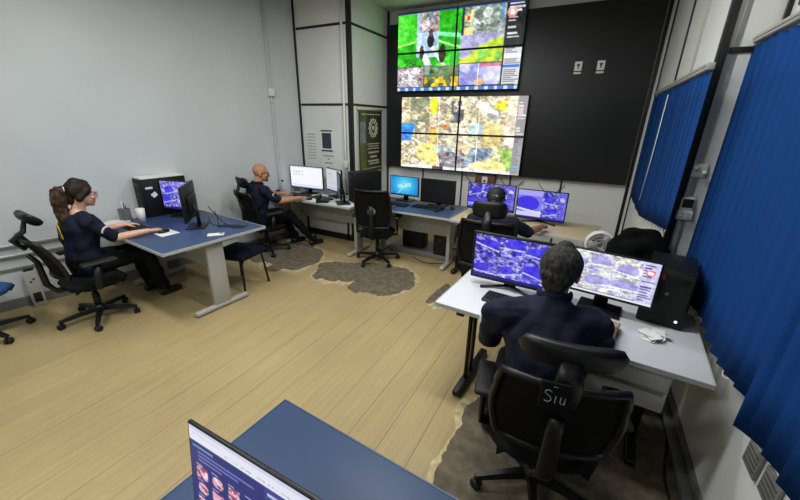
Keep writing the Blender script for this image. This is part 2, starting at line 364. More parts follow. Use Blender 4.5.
def p_violet(seed, cols=3, nrows=2, side=True, day=False):
    def f(u, v):
        img = np.zeros(u.shape + (3,)); rs = np.random.RandomState(seed)
        U = 0.84 if side else 1.0
        for i in range(cols):
            for j in range(nrows):
                b = box_(u, v, U * i / cols, U * (i + 1) / cols, .0 + .94 * j / nrows, .94 * (j + 1) / nrows)
                base = [(92, 84, 226), (70, 60, 214), (130, 126, 236), (56, 48, 190)][rs.randint(4)]
                if day: base = [(196, 196, 226), (226, 222, 206), (222, 224, 220), (190, 192, 226)][rs.randint(4)]
                pal = [base, (40, 36, 150), (170, 168, 246), (214, 214, 250), (24, 22, 84)] if not day else [base, (120, 116, 190), (242, 242, 244), (222, 214, 184), (130, 134, 156), (206, 214, 206)]
                img[b] = busy(u, v, pal, seed * 10 + i * 5 + j, 9 + rs.randint(8))[b]
                c = (U * (i + .3 + .4 * rs.rand()) / cols, .94 * (j + .3 + .4 * rs.rand()) / nrows)
                e = b & (((u - c[0]) / (.10 + .08 * rs.rand())) ** 2 + ((v - c[1]) / (.09 + .1 * rs.rand())) ** 2 < 1)
                fill(img, e, (62, 50, 224) if not day else (150, 146, 210), .85)
                fill(img, b & (np.abs(v - c[1] - .1 - (rs.rand() - .5) * (u - c[0])) < .015), (196, 196, 250) if not day else (240, 240, 240))
        if side:
            fill(img, u >= U, (110, 104, 220) if not day else (196, 194, 226)); rows(img, u, v, U, 1, .04, .92, 14, (40, 34, 130) if not day else (84, 80, 150), seed, .8)
            fill(img, ((u - U - .08) / .05) ** 2 + ((v - .24) / .07) ** 2 < 1, (200, 196, 250) if not day else (226, 120, 120))
            if day: fill(img, ((u - U - .08) / .03) ** 2 + ((v - .24) / .04) ** 2 < 1, (250, 240, 240))
        img = tex(img, u, v, seed, 22, .3)
        fill(img, v > .95, (40, 34, 140) if not day else (220, 220, 236))
        return img
    return f
def p_pool(u, v):
    img = p_violet(33, 3, 2)(u, v)
    b = box_(u, v, 0, .52, 0, .94); fill(img, b, (128, 122, 232)); fill(img, b & (v < .2), (170, 164, 240)); fill(img, b & (v > .8 - .15 * u), (206, 204, 250))
    fill(img, ((u - .22) / .25) ** 2 + ((v - .48) / .27) ** 2 < 1, (66, 52, 226)); fill(img, b & (np.abs(v - .72 - .25 * (u - .2)) < .03), (226, 226, 252))
    return img
def p_doc(seed):
    def f(u, v):
        img = np.zeros(u.shape + (3,)) + (236, 238, 244)
        fill(img, v < .05, (200, 206, 220)); rs = np.random.RandomState(seed)
        for k in range(4): rows(img, u, v, .08 + .09 * k, .17 + .09 * k, .18, .46, 7, (190, 192, 204), seed + k, .8)
        fill(img, box_(u, v, .04, .96, .86, .885), (180, 186, 200)); fill(img, v > .95, (120, 150, 200)); rows(img, u, v, .1, .8, .55, .8, 5, (214, 216, 224), seed + 9, .6)
        return img
    return f
def p_win(u, v):
    d = np.sqrt(((u - .5) * 1.4) ** 2 + (v - .45) ** 2)
    img = np.zeros(u.shape + (3,)) + (14, 130, 206); k = np.clip(1 - d / .75, 0, 1)[..., None]
    img = img * (1 - k) + np.array((120, 226, 246)) * k
    fill(img, (np.abs(v - .5 + .35 * (u - .45)) < .1) & (d < .36), (190, 244, 250), .6); fill(img, (np.abs((u - .5) + .5 * (v - .5)) < .04) & (v > .4), (160, 240, 240), .5)
    fill(img, box_(u, v, .45, .499, .38, .44), (230, 160, 90)); fill(img, box_(u, v, .503, .55, .38, .44), (150, 210, 100)); fill(img, box_(u, v, .45, .499, .45, .51), (90, 160, 236)); fill(img, box_(u, v, .503, .55, .45, .51), (240, 220, 110))
    fill(img, u < .03, (60, 160, 220)); fill(img, v > .95, (30, 80, 140)); return img
def p_browser(u, v):
    img = np.zeros(u.shape + (3,)) + (52, 56, 116)
    rs = np.random.RandomState(3)
    fill(img, box_(u, v, .02, .15, .155, .175), (120, 180, 220), .8); rows(img, u, v, .02, .42, .19, .29, 3, (110, 116, 180), 8, 1)
    fill(img, u > .45, (66, 70, 140)); fill(img, box_(u, v, .47, .60, .16, .185), (190, 196, 230)); fill(img, box_(u, v, .47, .98, .23, .9), (206, 208, 236)); rows(img, u, v, .48, .95, .25, .88, 14, (130, 132, 180), 12, .9)
    for i in range(4):
        for j in range(4):
            x = .035 + .102 * i; y = .335 + .145 * j; e = box_(u, v, x, x + .072, y, y + .105) if (i + j) % 2 == 0 else (((u - x - .036) / .034) ** 2 + ((v - y - .052) / .05) ** 2 < 1)
            fill(img, e, (222, 168, 192)); fill(img, e & (vn(u, v, 44, 44, 5 + i * 3 + j) > .55), (150, 80, 106)); fill(img, e & (vn(u, v, 60, 60, 25 + i * 3 + j) > .7), (244, 220, 226))
            fill(img, box_(u, v, x, x + .04, y - .022, y - .012), (170, 176, 220))
    fill(img, v < .125, (228, 230, 242)); fill(img, v < .03, (206, 210, 232)); fill(img, box_(u, v, .02, .2, .045, .065), (214, 216, 230))
    for k in range(30):
        a = .22 + .5 * rs.rand(); fill(img, box_(u, v, a, a + .008, .085, .095), (150, 154, 180))
    return img
def p_dark(u, v): return np.zeros(u.shape + (3,)) + (5, 6, 8)

SM = {}
def screen_obj(name, w, h, c, paint, nx, ny, parent, strength=1.0, sub=(0, 1, 0, 1), rot=None):
    """flat display face, centre c, facing -Y, width along X"""
    uu, vv = np.meshgrid((np.arange(nx)) / (nx - 1), (np.arange(ny)) / (ny - 1), indexing='ij')
    img = paint(sub[0] + (sub[1] - sub[0]) * uu, sub[2] + (sub[3] - sub[2]) * vv)
    colr = lin(np.clip(img, 0, 255)).reshape(-1, 3)
    c = Vector(c); P = []
    for i in range(nx):
        for j in range(ny):
            p = Vector(((i / (nx - 1) - .5) * w, 0, (.5 - j / (ny - 1)) * h)); P.append(c + (rot @ p if rot is not None else p))
    F = [(i * ny + j, i * ny + j + 1, (i + 1) * ny + j + 1, (i + 1) * ny + j) for i in range(nx - 1) for j in range(ny - 1)]
    me = bpy.data.meshes.new(name); me.from_pydata(P, [], F)
    at = me.color_attributes.new('Col', 'FLOAT_COLOR', 'POINT')
    at.data.foreach_set('color', np.concatenate([colr, np.ones((len(colr), 1))], 1).astype(np.float32).ravel())
    if strength not in SM: SM[strength] = screen_mat('lit display %g' % strength, strength)
    me.materials.append(SM[strength]); o = bpy.data.objects.new(name, me); COL.objects.link(o); o.parent = parent
    return o

# ---------------------------------------------------------------- the room
CE = 3.38
LW = lambda y: -4.83 + 0.2175 * (y - 0.84)        # left wall face
LA = -math.atan(0.2175)                            # its turn about z
XJ, YJ, XN, YB, XP, YP = 0.55, 2.86, 0.79, 5.45, -3.10, 4.38
b = MB(); b.box((-2.3, 1.4, -0.05), (7.4, 8.4, 0.1)); struct('floor', b, M['floor'])
b = MB(); b.box((-2.3, 1.4, CE + 0.05), (7.4, 8.4, 0.1)); struct('ceiling', b, M['ceil'])
def wallseg(name, p0, p1, m, z0=0, z1=CE, th=0.08):
    """inner face runs p0->p1 with the room on its left"""
    d = Vector((p1[0] - p0[0], p1[1] - p0[1], 0)); L = d.length; a = math.atan2(d.y, d.x)
    n = Vector((math.sin(a), -math.cos(a), 0)); c = Vector(((p0[0] + p1[0]) / 2, (p0[1] + p1[1]) / 2, (z0 + z1) / 2)) + n * th / 2
    q = MB(); q.box(c, (L, th, z1 - z0), rz(a)); return struct(name, q, m)
YF = -2.6
wallseg('wall_left', (LW(YP), YP), (LW(YF), YF), M['wall'])
wallseg('wall_front', (LW(YF), YF), (XN, YF), M['wall'])
wallseg('wall_right', (XN, YF), (XN, YJ), M['panel'])
wallseg('wall_recess', (XN, YJ), (XJ, YJ), M['panel'], th=0.06)
wallseg('wall_right_far', (XJ, YJ), (XJ, YB), M['panel'])
wallseg('wall_back', (XJ, YB), (XP, YB), M['panel'])
b = MB(); b.box(((XP + LW(YP)) / 2 - 0.05, (YP + YB) / 2, CE / 2), (XP - LW(YP) + 0.1, YB - YP, CE)); struct('wall_pillar', b, M['panel'])
tn = [0]
def trim(c, d, m='profile', rot=None, bev=0.002):
    tn[0] += 1; q = MB(); q.box(c, d, rot, bev); return struct('trim_%d' % tn[0], q, M[m])
# pillar front face trims (face y=YP looks to -Y)
fx0, fx1 = LW(YP), XP
trim((fx0 + 0.02, YP - 0.006, CE / 2), (0.035, 0.012, CE))
trim((fx1 - 0.02, YP - 0.006, CE / 2), (0.05, 0.014, CE)); trim((fx1 + 0.006, YP + 0.02, CE / 2), (0.014, 0.05, CE))
trim((fx1 - 0.115, YP - 0.006, 1.02), (0.035, 0.012, 2.04))
for z in (2.03, 3.02): trim(((fx0 + fx1) / 2, YP - 0.005, z), (fx1 - fx0 - 0.1, 0.010, 0.03))
for z in (2.03, 3.02): trim((fx1 + 0.005, (YP + YB) / 2, z), (0.010, YB - YP - 0.1, 0.03))
trim((fx1 + 0.006, YB - 0.03, CE / 2), (0.012, 0.05, CE))
trim((fx1 + 0.004, YP + 0.085, 1.02), (0.008, 0.05, 2.0), 'panel'); 
# back wall lower panel joints
for x in (-2.43, -1.75, -1.0, -0.3): trim((x, YB - 0.005, 0.56), (0.025, 0.010, 1.12))
trim(((XJ + XP) / 2, YB - 0.006, 0.06), (XJ - XP - .03, 0.012, 0.12)); trim(((fx0 + fx1) / 2, YP - 0.006, 0.05), (fx1 - fx0, 0.012, 0.10))
trim((XJ - 0.055, YB - 0.007, CE / 2), (0.035, 0.014, CE)); trim((XJ - 0.007, YB - 0.09, CE / 2), (0.014, 0.04, CE))
trim((XJ - 0.006, 4.2, 2.62), (0.012, 0.03, 1.5)); trim((XJ - 0.006, 3.55, 2.62), (0.012, 0.03, 1.5), 'alu')
# corner post and recess panel joints
trim((XJ + 0.004, YJ - 0.012, CE / 2), (0.044, 0.03, CE)); trim((0.685, YJ - 0.005, 2.235), (0.2, 0.010, 0.03)); trim((XN - 0.012, YJ - 0.012, CE / 2), (0.022, 0.022, CE))
trim((XN - 0.006, 0.1, 2.42), (0.012, 5.3, 0.03)); trim((XN - 0.006, 0.15, 0.05), (0.012, 5.3, 0.10), 'greyd')
# left wall ledge, baseboard
q = MB(); q.box((LW(0.9) + 0.006, 0.9, 0.05), (0.012, 7.0, 0.1), rz(LA)); o = struct('baseboard_left', q, M['greyd'])
q = MB(); q.box((LW(0.9) + 0.008, 0.9, 0.40), (0.016, 7.0, 0.022), rz(LA)); struct('trim_rail', q, M['greyd'])
# windows behind the two blinds
def window(name, x, y0, y1, z0, z1):
    yc, zc = (y0 + y1) / 2, (z0 + z1) / 2; f = MB()
    for y in (y0, yc, y1): f.box((x - 0.012, y, zc), (0.024, 0.04, z1 - z0 + .04))
    for z in (z0, z1): f.box((x - 0.012, yc, z), (0.024, y1 - y0 + .04, 0.04))
    o = struct(name, f, M['alu']); g = MB(); g.box((x - 0.008, yc, zc), (0.008, y1 - y0, z1 - z0)); g.build('pane', M['glass'], o)
window('window_1', XJ, 3.0, 5.0, 1.15, 2.06); window('window_2', XN, 0.2, 2.7, 1.2, 2.2)

# worn places in the floor where the boards are gone
def ragged(poly, amp, seed, step=0.02):
    n = len(poly); P = [Vector(p) for p in poly]; out = []
    c0 = sum(P, Vector((0, 0))) / n
    for i in range(n):
        p0, p1, p2, p3 = P[i - 1], P[i], P[(i + 1) % n], P[(i + 2) % n]; k = max(2, int((p2 - p1).length / step))
        for j in range(k):
            t = j / k
            p = 0.5 * ((2 * p1) + (p2 - p0) * t + (2 * p0 - 5 * p1 + 4 * p2 - p3) * t * t + (3 * p1 - p0 - 3 * p2 + p3) * t ** 3)
            f = mnoise.noise(Vector((p.x * 7, p.y * 4, seed))) * .8 + mnoise.noise(Vector((p.x * 22, p.y * 12, seed + 5))) * .5 + mnoise.noise(Vector((p.x * 60, p.y * 30, seed + 9))) * .25
            bd = (math.sin(math.floor(p.x / .205) * 12.9 + seed) * 43.7) % 1.0 - .5
            out.append(p + (p - c0).normalized() * f * amp + Vector((0, bd * (.20 if p.y < c0.y else .05) * min(1, abs(p.y - c0.y) / .2))))
    return out
FL = bpy.data.objects['floor']
patches = [
    [(-3.95, 3.05), (-3.42, 2.96), (-3.07, 3.11), (-3.06, 3.48), (-3.25, 3.78), (-3.45, 3.85), (-3.98, 3.8)],
    [(-2.87, 3.23), (-2.7, 3.05), (-2.33, 2.98), (-2.26, 3.07), (-2.06, 2.96), (-1.81, 3.01), (-1.6, 3.26), (-1.63, 3.57), (-1.82, 3.78), (-2.19, 3.8), (-2.65, 3.62), (-2.88, 3.52), (-2.99, 3.39)],
    [(-1.28, 3.09), (-1.3, 3.35), (-1.26, 3.64), (-1.15, 3.52), (-1.1, 3.12)],
    [(-0.40, 1.98), (-0.43, 1.67), (-0.45, 1.46), (-0.46, 1.25), (-0.42, 0.6), (0.3, 0.5), (0.76, 0.7), (0.76, 2.72), (0.3, 2.7)]]
for i, p in enumerate(patches):
    c = sum((Vector(x) for x in p), Vector((0, 0))) / len(p)
    big = [c + (Vector(x) - c) * (1.045 if i < 3 else 1.04) + Vector((0.03, 0.0)) * (-1 if i == 3 else 0) for x in p]
    q = MB(); q.poly(ragged(big, 0.055, i + 10), -0.004, 0.0012); q.build('bare_filler_edge', M['scuff'], FL)
    q = MB(); q.poly(ragged(p, 0.05, i), -0.004, 0.0024); o = q.build('concrete_patch', M['conc'], FL)
    o['label'] = 'grey bare concrete where floorboards are gone'

# ceiling lamps
def lamp(x, y, power, label):
    e = empty('ceiling_light', (x, y, CE - 0.09), 0, label, 'ceiling light', 'fluorescent ceiling fixtures')
    q = MB(); q.box((0, 0, 0.055), (1.25, 0.30, 0.06), bev=0.005); q.build('housing', M['white'], e)
    for s in (-0.07, 0.07):
        q = MB(); q.tube([(-0.6, s, 0.008), (0.6, s, 0.008)], 0.013, 10); q.build('tube', M['tube'], e)
    L = bpy.data.lights.new('fluorescent_tubes', 'AREA'); L.shape = 'RECTANGLE'; L.size = 1.2; L.size_y = 0.26; L.energy = power; L.color = (0.97, 1.0, 0.97)
    o = bpy.data.objects.new('fluorescent_tubes', L); COL.objects.link(o); o.location = (x, y, CE - 0.115)
lamp(-2.8, 1.2, 46, 'white fluorescent ceiling light above the left desk')
lamp(-0.8, 1.9, 52, 'white fluorescent ceiling light in the middle of the ceiling')
lamp(-2.2, -1.2, 58, 'white fluorescent ceiling light at the front of the room')

lamp(-1.7, 3.3, 34, 'unseen white ceiling light added to brighten the video wall end')  # added lamp, no known fixture here; lifts the pillar panels and far floor

# ---------------------------------------------------------------- furniture
def desk(loc, ang, Lx, Ly, top, label, legs, group='office desks', leg='T', legm='grey', panel=True, radius=0.02, py=0.6, prange=None, H=0.74, edge='edge'):
    """origin at the near-left floor corner; x along the width, y into the depth"""
    e = empty('desk', (loc[0], loc[1], 0), ang, label, 'desk', group)
    q = MB(); q.box((Lx / 2, Ly / 2, H - 0.0125), (Lx - .006, Ly - .006, 0.025), bev=0.002); q.build('desktop', M[top], e)
    q = MB(); t = 0.006
    q.box((Lx / 2, 0, H - 0.0125), (Lx, t, 0.026)); q.box((Lx / 2, Ly, H - 0.0125), (Lx, t, 0.026)); q.box((0, Ly / 2, H - 0.0125), (t, Ly, 0.026)); q.box((Lx, Ly / 2, H - 0.0125), (t, Ly, 0.026))
    q.build('edge_band', M[edge], e)
    for x, y0, y1 in legs:
        q = MB()
        if leg == 'T':
            ym = (y0 + y1) / 2 + 0.0
            q.box((x, ym, (H - 0.02) / 2), (0.05, 0.17, H - 0.07), bev=0.008); q.box((x, ym, H - 0.045), (0.05, y1 - y0 - .04, 0.035), bev=0.004)
        else:
            ym = y0 + 0.38 * (y1 - y0)
            for dy in (-0.05, 0.05): q.tube([(x, ym + dy, 0.05), (x, ym + dy, H - 0.03)], 0.015, 10)
            q.box((x, ym, H - 0.04), (0.05, y1 - y0 - .04, 0.03), bev=0.004)
        lo = q.build('leg', M[legm], e)
        q = MB(); q.box((x, (y0 + y1) / 2, 0.03), (0.06, y1 - y0, 0.045), bev=0.012); q.build('foot', M[legm], lo)
    if panel:
        xs = prange or (min(l[0] for l in legs) + .03, max(l[0] for l in legs) - .03)
        q = MB(); q.box(((xs[0] + xs[1]) / 2, Ly * py, H - 0.20), (xs[1] - xs[0], 0.018, 0.33), bev=0.003); q.build('modesty_panel', M['grey'], e)
    return e

# the woman's desk (turned with the wall)
W_ANG = R(-4.4); wx = Vector((math.cos(W_ANG), math.sin(W_ANG))); wy = Vector((-wx.y, wx.x))
wc = Vector((-3.035, 1.505)) - wx * 1.44
desk(wc, W_ANG, 1.44, 1.03, 'bluetop', 'large blue-topped desk with grey edge against the grey left wall', [(1.36, 0.20, 0.76), (0.1, 0.20, 0.76)], py=0.5)
desk((-4.06, 3.70), 0, 1.37, 0.65, 'whitetop', 'white-topped desk with grey legs in front of the pillar', [(1.28, 0.06, 0.60), (0.1, 0.06, 0.60)], py=0.7)
desk((-2.62, 3.87), 0, 1.255, 0.74, 'bluetop', 'blue-topped desk with grey legs below the video wall', [(1.16, 0.10, 0.66), (0.1, 0.10, 0.66)], py=0.55)
desk((-1.35, 3.84), R(-2), 1.57, 0.68, 'beigetop', 'beige-topped desk carrying two violet monitors by the back wall', [(0.05, 0.10, 0.62), (1.46, 0.10, 0.62)], leg='D', legm='black', panel=False)
RA = R(-4.0)
RD = desk((-0.72, 1.885), RA, 1.40, 0.72, 'whitetop', 'white desk with black legs and drawers under the blue window blind', [(0.17, 0.06, 0.66), (1.22, 0.10, 0.66)], leg='D', legm='black', panel=False)
# drawer unit hung under the right-hand desk
dr = MB(); dr.box((1.07, 0.30, 0.575), (0.40, 0.44, 0.27), bev=0.004); dr = dr.build('drawer_box', M['grey'], RD)
for k in range(2):
    q = MB(); q.box((1.07, 0.068, 0.637 - 0.125 * k), (0.385, 0.02, 0.115), bev=0.003); d = q.build('drawer', M['grey'], RD)
    q = MB(); q.box((1.07, 0.056, 0.687 - 0.125 * k), (0.36, 0.008, 0.012), bev=0.002); q.build('pull_groove', M['greyd'], d)
desk((-0.985, 0.045), R(-3.6), 1.40, 0.755, 'bluetop', 'blue-topped desk in the foreground carrying the near monitor', [(0.12, 0.08, 0.68), (1.28, 0.08, 0.68)], py=0.8, edge='bluetop')

def chair(loc, ang, label, fabric='mesh', seat='cush', arms=True, headrest=True, seat_z=0.46, back_top=0.95, lean=0.13, hr_z=1.12, hr_tilt=0.25, hr_y=-0.36, spin=0.3, width=0.46, group='office chairs', knob=False, hr_th=.05, hr_w=.30, hr_h=.14, post_w=1.6):
    e = empty('office_chair', (loc[0], loc[1], 0), ang, label, 'chair', group)
    q = MB(); q.lathe([(0.03, 0.075), (0.055, 0.08), (0.05, 0.12), (0.032, 0.135), (0.03, 0.14)]); base = q.build('base', M['black'], e)
    for k in range(5):
        a = spin + 2 * PI * k / 5; c, s = math.cos(a), math.sin(a)
        q = MB(); rg = []
        for r, h, w, z in ((0.03, 0.045, 0.05, 0.10), (0.15, 0.035, 0.042, 0.092), (0.27, 0.026, 0.036, 0.078), (0.30, 0.02, 0.03, 0.076)):
            rg.append([Vector((c * r - s * w / 2 * i, s * r + c * w / 2 * i, z + h / 2 * j)) for i, j in ((-1, -1), (1, -1), (.7, 1), (-.7, 1))])
        q.rings(rg, smooth=False); q.build('leg', M['black'], base)
        q = MB(); t = rz(a + 0.6)
        for dx in (-0.014, 0.014):
            q.lathe([(0.005, -0.009), (0.024, -0.009), (0.028, -0.004), (0.028, 0.004), (0.024, 0.009), (0.005, 0.009)], Vector((c * 0.292, s * 0.292, 0.028)) + t @ Vector((dx, 0, 0)), 14, t @ ry(PI / 2))
        q.tube([(c * 0.292, s * 0.292, 0.03), (c * 0.292, s * 0.292, 0.078)], 0.008, 8); q.build('caster', M['blackm'], base)
    q = MB(); q.lathe([(0.028, 0.12), (0.028, 0.26), (0.02, 0.265), (0.02, seat_z - 0.09)], n=14); q.box((0, -0.01, seat_z - 0.075), (0.2, 0.26, 0.045), bev=0.012); q.build('column', M['black'], e)
    q = MB(); w = width
    def top(u, v):
        x = (u - .5) * w * (1 - .2 * (2 * v - 1) ** 4); y = (v - .5) * 0.46 * (1 - .16 * (2 * u - 1) ** 4) + 0.02
        ed = min(1, 5 * min(u, 1 - u, v, 1 - v)) ** 0.6
        return (x, y, seat_z - 0.035 + 0.035 * ed - 0.02 * max(0, v - .85) / .15)
    q.sheet(top, 14, 14, 0.055); q.build('seat', M[seat], e)
    y0, zb = -0.23, seat_z + 0.08
    def bk(u, v, off=0.0):
        t = v; z = zb + (back_top - zb) * t
        ww = (0.40 + 0.06 * math.sin(PI * min(1, t * 1.1)) if t < .8 else 0.44 - 0.03 * (t - .8) / .2) * w / 0.46
        x = (u - .5) * ww
        y = y0 - lean * t + 0.035 * math.sin(PI * t) * 0.6 + 0.09 * (2 * u - 1) ** 2 * 0.5 + off
        return Vector((x, y, z))
    q = MB(); q.sheet(lambda u, v: bk(u, v), 10, 12, 0.012); back = q.build('backrest', M[fabric], e)
    lp = [bk(0, v / 10) for v in range(11)] + [bk(u / 8, 1) for u in range(1, 9)] + [bk(1, 1 - v / 10) for v in range(1, 11)] + [bk(1 - u / 8, 0) for u in range(1, 8)]
    q = MB(); q.tube(lp, 0.017, 8, closed=True); q.build('back_frame', M['black'], e)
    q = MB(); q.tube([(0, -0.02, seat_z - 0.07), (0, -0.24, seat_z - 0.06), (0, -0.29, seat_z + .02), (0, y0 - lean * .3 - .03, zb + .15), (0, y0 - lean * .6 - .03, zb + (back_top - zb) * .62)], [.03, .03, .03, .026, .022], 10, flat=(1.3, .8)); q.build('spine', M['black'], e)
    if knob:
        q = MB(); q.lathe([(.001, 0), (.05, 0), (.055, .01), (.045, .02), (.001, .022)], bk(.5, .45, -.012), 18, rx(PI / 2)); q.build('lumbar_knob', M['greyd'], e)
    if headrest:
        yt = bk(.5, 1).y
        q = MB(); q.tube([bk(.5, .78, -.02), bk(.5, 1, -.035), (0, hr_y - .045, hr_z - .09), (0, hr_y - .02, hr_z - .01)], [.028, .028, .026, .02], 10, flat=(post_w, .7)); pst = q.build('headrest_post', M['black'], e)
        rot = rx(hr_tilt)
        q = MB(); rg = []
        for k in range(17):
            t = -1 + 2 * k / 16; f = (1 - abs(t) ** 5) ** .5 if abs(t) < 1 else .04; ring = []
            for j in range(18):
                a = 2 * PI * j / 18; cy, cz = math.cos(a), math.sin(a)
                y = math.copysign(abs(cy) ** .7, cy) * hr_th * .5 * max(f, .05); z = math.copysign(abs(cz) ** .7, cz) * hr_h * .5 * (max(f, .05) * .35 + .65 * max(f, .05) ** .5)
                ring.append(Vector((0, hr_y, hr_z)) + rot @ Vector((t * hr_w / 2, y + .035 * t * t, z)))
            rg.append(ring)
        q.rings(rg); q.build('headrest', M['black'], e)
    if arms:
        for s in (-1, 1):
            q = MB(); X = s * (w / 2 + 0.045)
            q.tube([(s * (w / 2 - .08), -0.02, seat_z - 0.06), (X, -0.02, seat_z - 0.045), (X, -0.02, seat_z + 0.02), (X, 0.0, seat_z + 0.17)], .02, 8, flat=(1.6, .8)); a = q.build('armrest', M['black'], e)
            q = MB(); q.box((X, 0.02, seat_z + 0.185), (0.085, 0.26, 0.03), bev=0.014); q.build('arm_pad', M['blackm'], a)
    return e

chair((-3.90, 1.285), R(-4), 'black mesh office chair with headrest the woman sits in', seat_z=0.44, back_top=0.88, lean=0.13, hr_z=1.03, hr_y=-0.27, spin=0.84, hr_tilt=0.75, hr_th=.055)
chair((-3.93, 3.37), R(-14), 'black mesh office chair the bald man sits in', seat_z=0.43, back_top=0.90, lean=0.09, hr_z=1.03, hr_y=-0.27, spin=1.0, hr_th=.055)
chair((-2.36, 3.86), R(16), 'empty black mesh office chair at the blue desk', headrest=False, back_top=1.02, lean=0.08, knob=True, spin=0.5)
chair((-0.75, 3.38), R(4), 'black office chair of the person in a cap', seat_z=0.43, back_top=0.96, lean=0.03, hr_z=1.075, hr_y=-0.22, hr_w=.33, hr_th=.06, hr_h=.16, width=.54, hr_tilt=.05)
MC = chair((0.02, 1.52), R(9), 'black mesh office chair with chalk marks, nearest, under the grey-haired man', seat_z=0.43, back_top=0.90, lean=0.07, hr_z=1.05, hr_y=-0.31, spin=3.5, width=0.50, hr_tilt=0.15, hr_w=.37, hr_th=.055, hr_h=.105, post_w=1.9)
chair((-4.35, 0.62), R(30), 'blue-seated office chair at the left edge of the photo', seat='bluecush', fabric='bluecush', arms=False, headrest=False, spin=R(56))
# chalk letters on the nearest chair
q = MB(); q.box((0, 0, 0), (0.10, 0.014, 0.11), bev=0.004)
pl = q.build('post_cover', M['mesh'], MC); pl.location = (-.045, -0.392, 0.93); pl.rotation_euler = (R(-6), 0, 0)
q = MB()
def stroke(pts): q.tube([(x * .92, -0.0085, z * .92 - .004) for x, z in pts], 0.0019, 6)
stroke([(-.012, .026), (-.022, .033), (-.034, .03), (-.036, .02), (-.026, .012), (-.014, .004), (-.012, -.008), (-.022, -.018), (-.036, -.014)])
stroke([(.004, .012), (.002, -.018)]); stroke([(.022, .012), (.020, -.010), (.024, -.017), (.034, -.014), (.036, .012), (.036, -.018)])
stroke([(-.008, .05), (-.004, .05)]); stroke([(.0, .05), (.004, .05)])
o = q.build('chalk_mark', M['chalk'], pl); o['label'] = 'chalk letters'

# visitor chair with four legs
e = empty('visitor_chair', (-3.31, 2.43, 0), R(8), 'four-legged visitor chair with navy seat beside the blue left desk', 'chair')
q = MB()
def st(u, v):
    ed = min(1, 5 * min(u, 1 - u, v, 1 - v)) ** .5
    return ((u - .5) * .46, (v - .5) * .44 * (1 - .12 * (2 * u - 1) ** 2), .42 + .05 * ed)
q.sheet(st, 12, 12, .05); q.build('seat', M['navycush'], e)
for sx in (-1, 1):
    for sy in (-1, 1):
        q = MB(); q.tube([(sx * .17, sy * .15, .40), (sx * .20, sy * .19, .02)], .012, 8); q.tube([(sx * .20, sy * .19, .022), (sx * .20, sy * .19, .0)], .014, 8); q.build('leg', M['black'], e)
q = MB(); 
for sx in (-1, 1): q.tube([(sx * .17, .15, .40), (sx * .17, -.15, .40)], .011, 8)
for sy in (-1, 1): q.tube([(.17, sy * .15, .40), (-.17, sy * .15, .40)], .011, 8)
q.build('seat_frame', M['black'], e)

# ---------------------------------------------------------------- screens
def monitor(loc, ang, w, h, zc, paint, label, tilt=0.0, res=(60, 40), strength=1.0, group='computer monitors', stand='plate', z0=0.74, bez=0.012, bezm='black', th=.024):
    e = empty('monitor', (loc[0], loc[1], z0), ang, label, 'monitor', group)
    z = zc - z0; rot = rx(-tilt)
    C = Vector((0, 0, z)); T = lambda p: C + rot @ Vector(p)
    q = MB(); q.box(T((0, th / 2, 0)), (w + 2 * bez, th, h + 2 * bez), rot, bev=0.003); q.box(T((0, 0.035, -0.02)), (w * .62, 0.035, h * .55), rot, bev=0.012)
    bz = q.build('housing', M[bezm], e)
    screen_obj('screen', w, h, T((0, -0.0015, 0.004)), paint, res[0], res[1], e, strength, rot=rot)
    q = MB(); q.tube([T((0, .045, -.02)), (0, 0.07, z * .55), (0, 0.07, 0.012)], [.025, .025, .03], 10, flat=(1.4, .6)); q.build('stand', M['black'], e)
    q = MB()
    if stand == 'plate': q.box((0, 0.05, 0.008), (0.24, 0.18, 0.014), bev=0.006)
    else:
        for s in (-1, 1): q.tube([(0, 0.07, 0.02), (s * w * .36, -0.03, 0.009)], .010, 8); 
        q.tube([(0, .07, .02), (0, .13, .009)], .01, 8)
    q.build('stand_base', M['black'], e)
    return e
# foreground monitor
monitor((-0.475, 0.330), R(0), 0.575, 0.335, 0.948, p_browser, 'large thin monitor on the foreground desk showing portrait thumbnails', tilt=0.12, res=(190, 120), strength=1.0, th=.010, bez=.008)
# woman's
monitor((-4.06, 2.31), R(14), 0.42, 0.31, 0.985, p_violet(4, 2, 2, False), "monitor with violet picture facing the woman", strength=1.0)
monitor((-3.585, 2.13), R(-45), 0.47, 0.32, 1.015, p_violet(5, 2, 2, False), 'black monitor seen edge-on from behind on the left desk', bez=0.016)
# bald man's
monitor((-3.765, 4.10), R(2), 0.60, 0.315, 0.99, p_doc(4), 'wide monitor with white page in front of the bald man', strength=1.1, res=(60, 34))
monitor((-3.265, 4.12), R(-22), 0.41, 0.31, 0.99, p_doc(9), 'monitor with pale page angled beside the white-page monitor', strength=0.75)
monitor((-2.955, 3.83), R(-46), 0.34, 0.31, 0.985, p_win, 'dark monitor seen edge-on at the pillar desk end', strength=0.12)
# blue desk
monitor((-2.275, 4.46), 0, 0.43, 0.25, 0.955, p_win, 'small monitor with bright cyan wallpaper on the blue desk', strength=1.1, res=(60, 40))
monitor((-1.755, 4.44), 0, 0.47, 0.29, 0.935, p_dark, 'switched-off black monitor on the blue desk', strength=0.5, bez=0.018)
# beige desk
monitor((-0.985, 4.25), R(2), 0.55, 0.30, 0.975, p_violet(8, 3, 2), 'violet camera monitor partly behind the person in a cap', res=(80, 46), stand='vee')
monitor((-0.405, 4.22), R(-2), 0.52, 0.315, 0.95, p_pool, 'violet camera monitor on the beige desk right of the capped person', res=(80, 46), stand='vee')
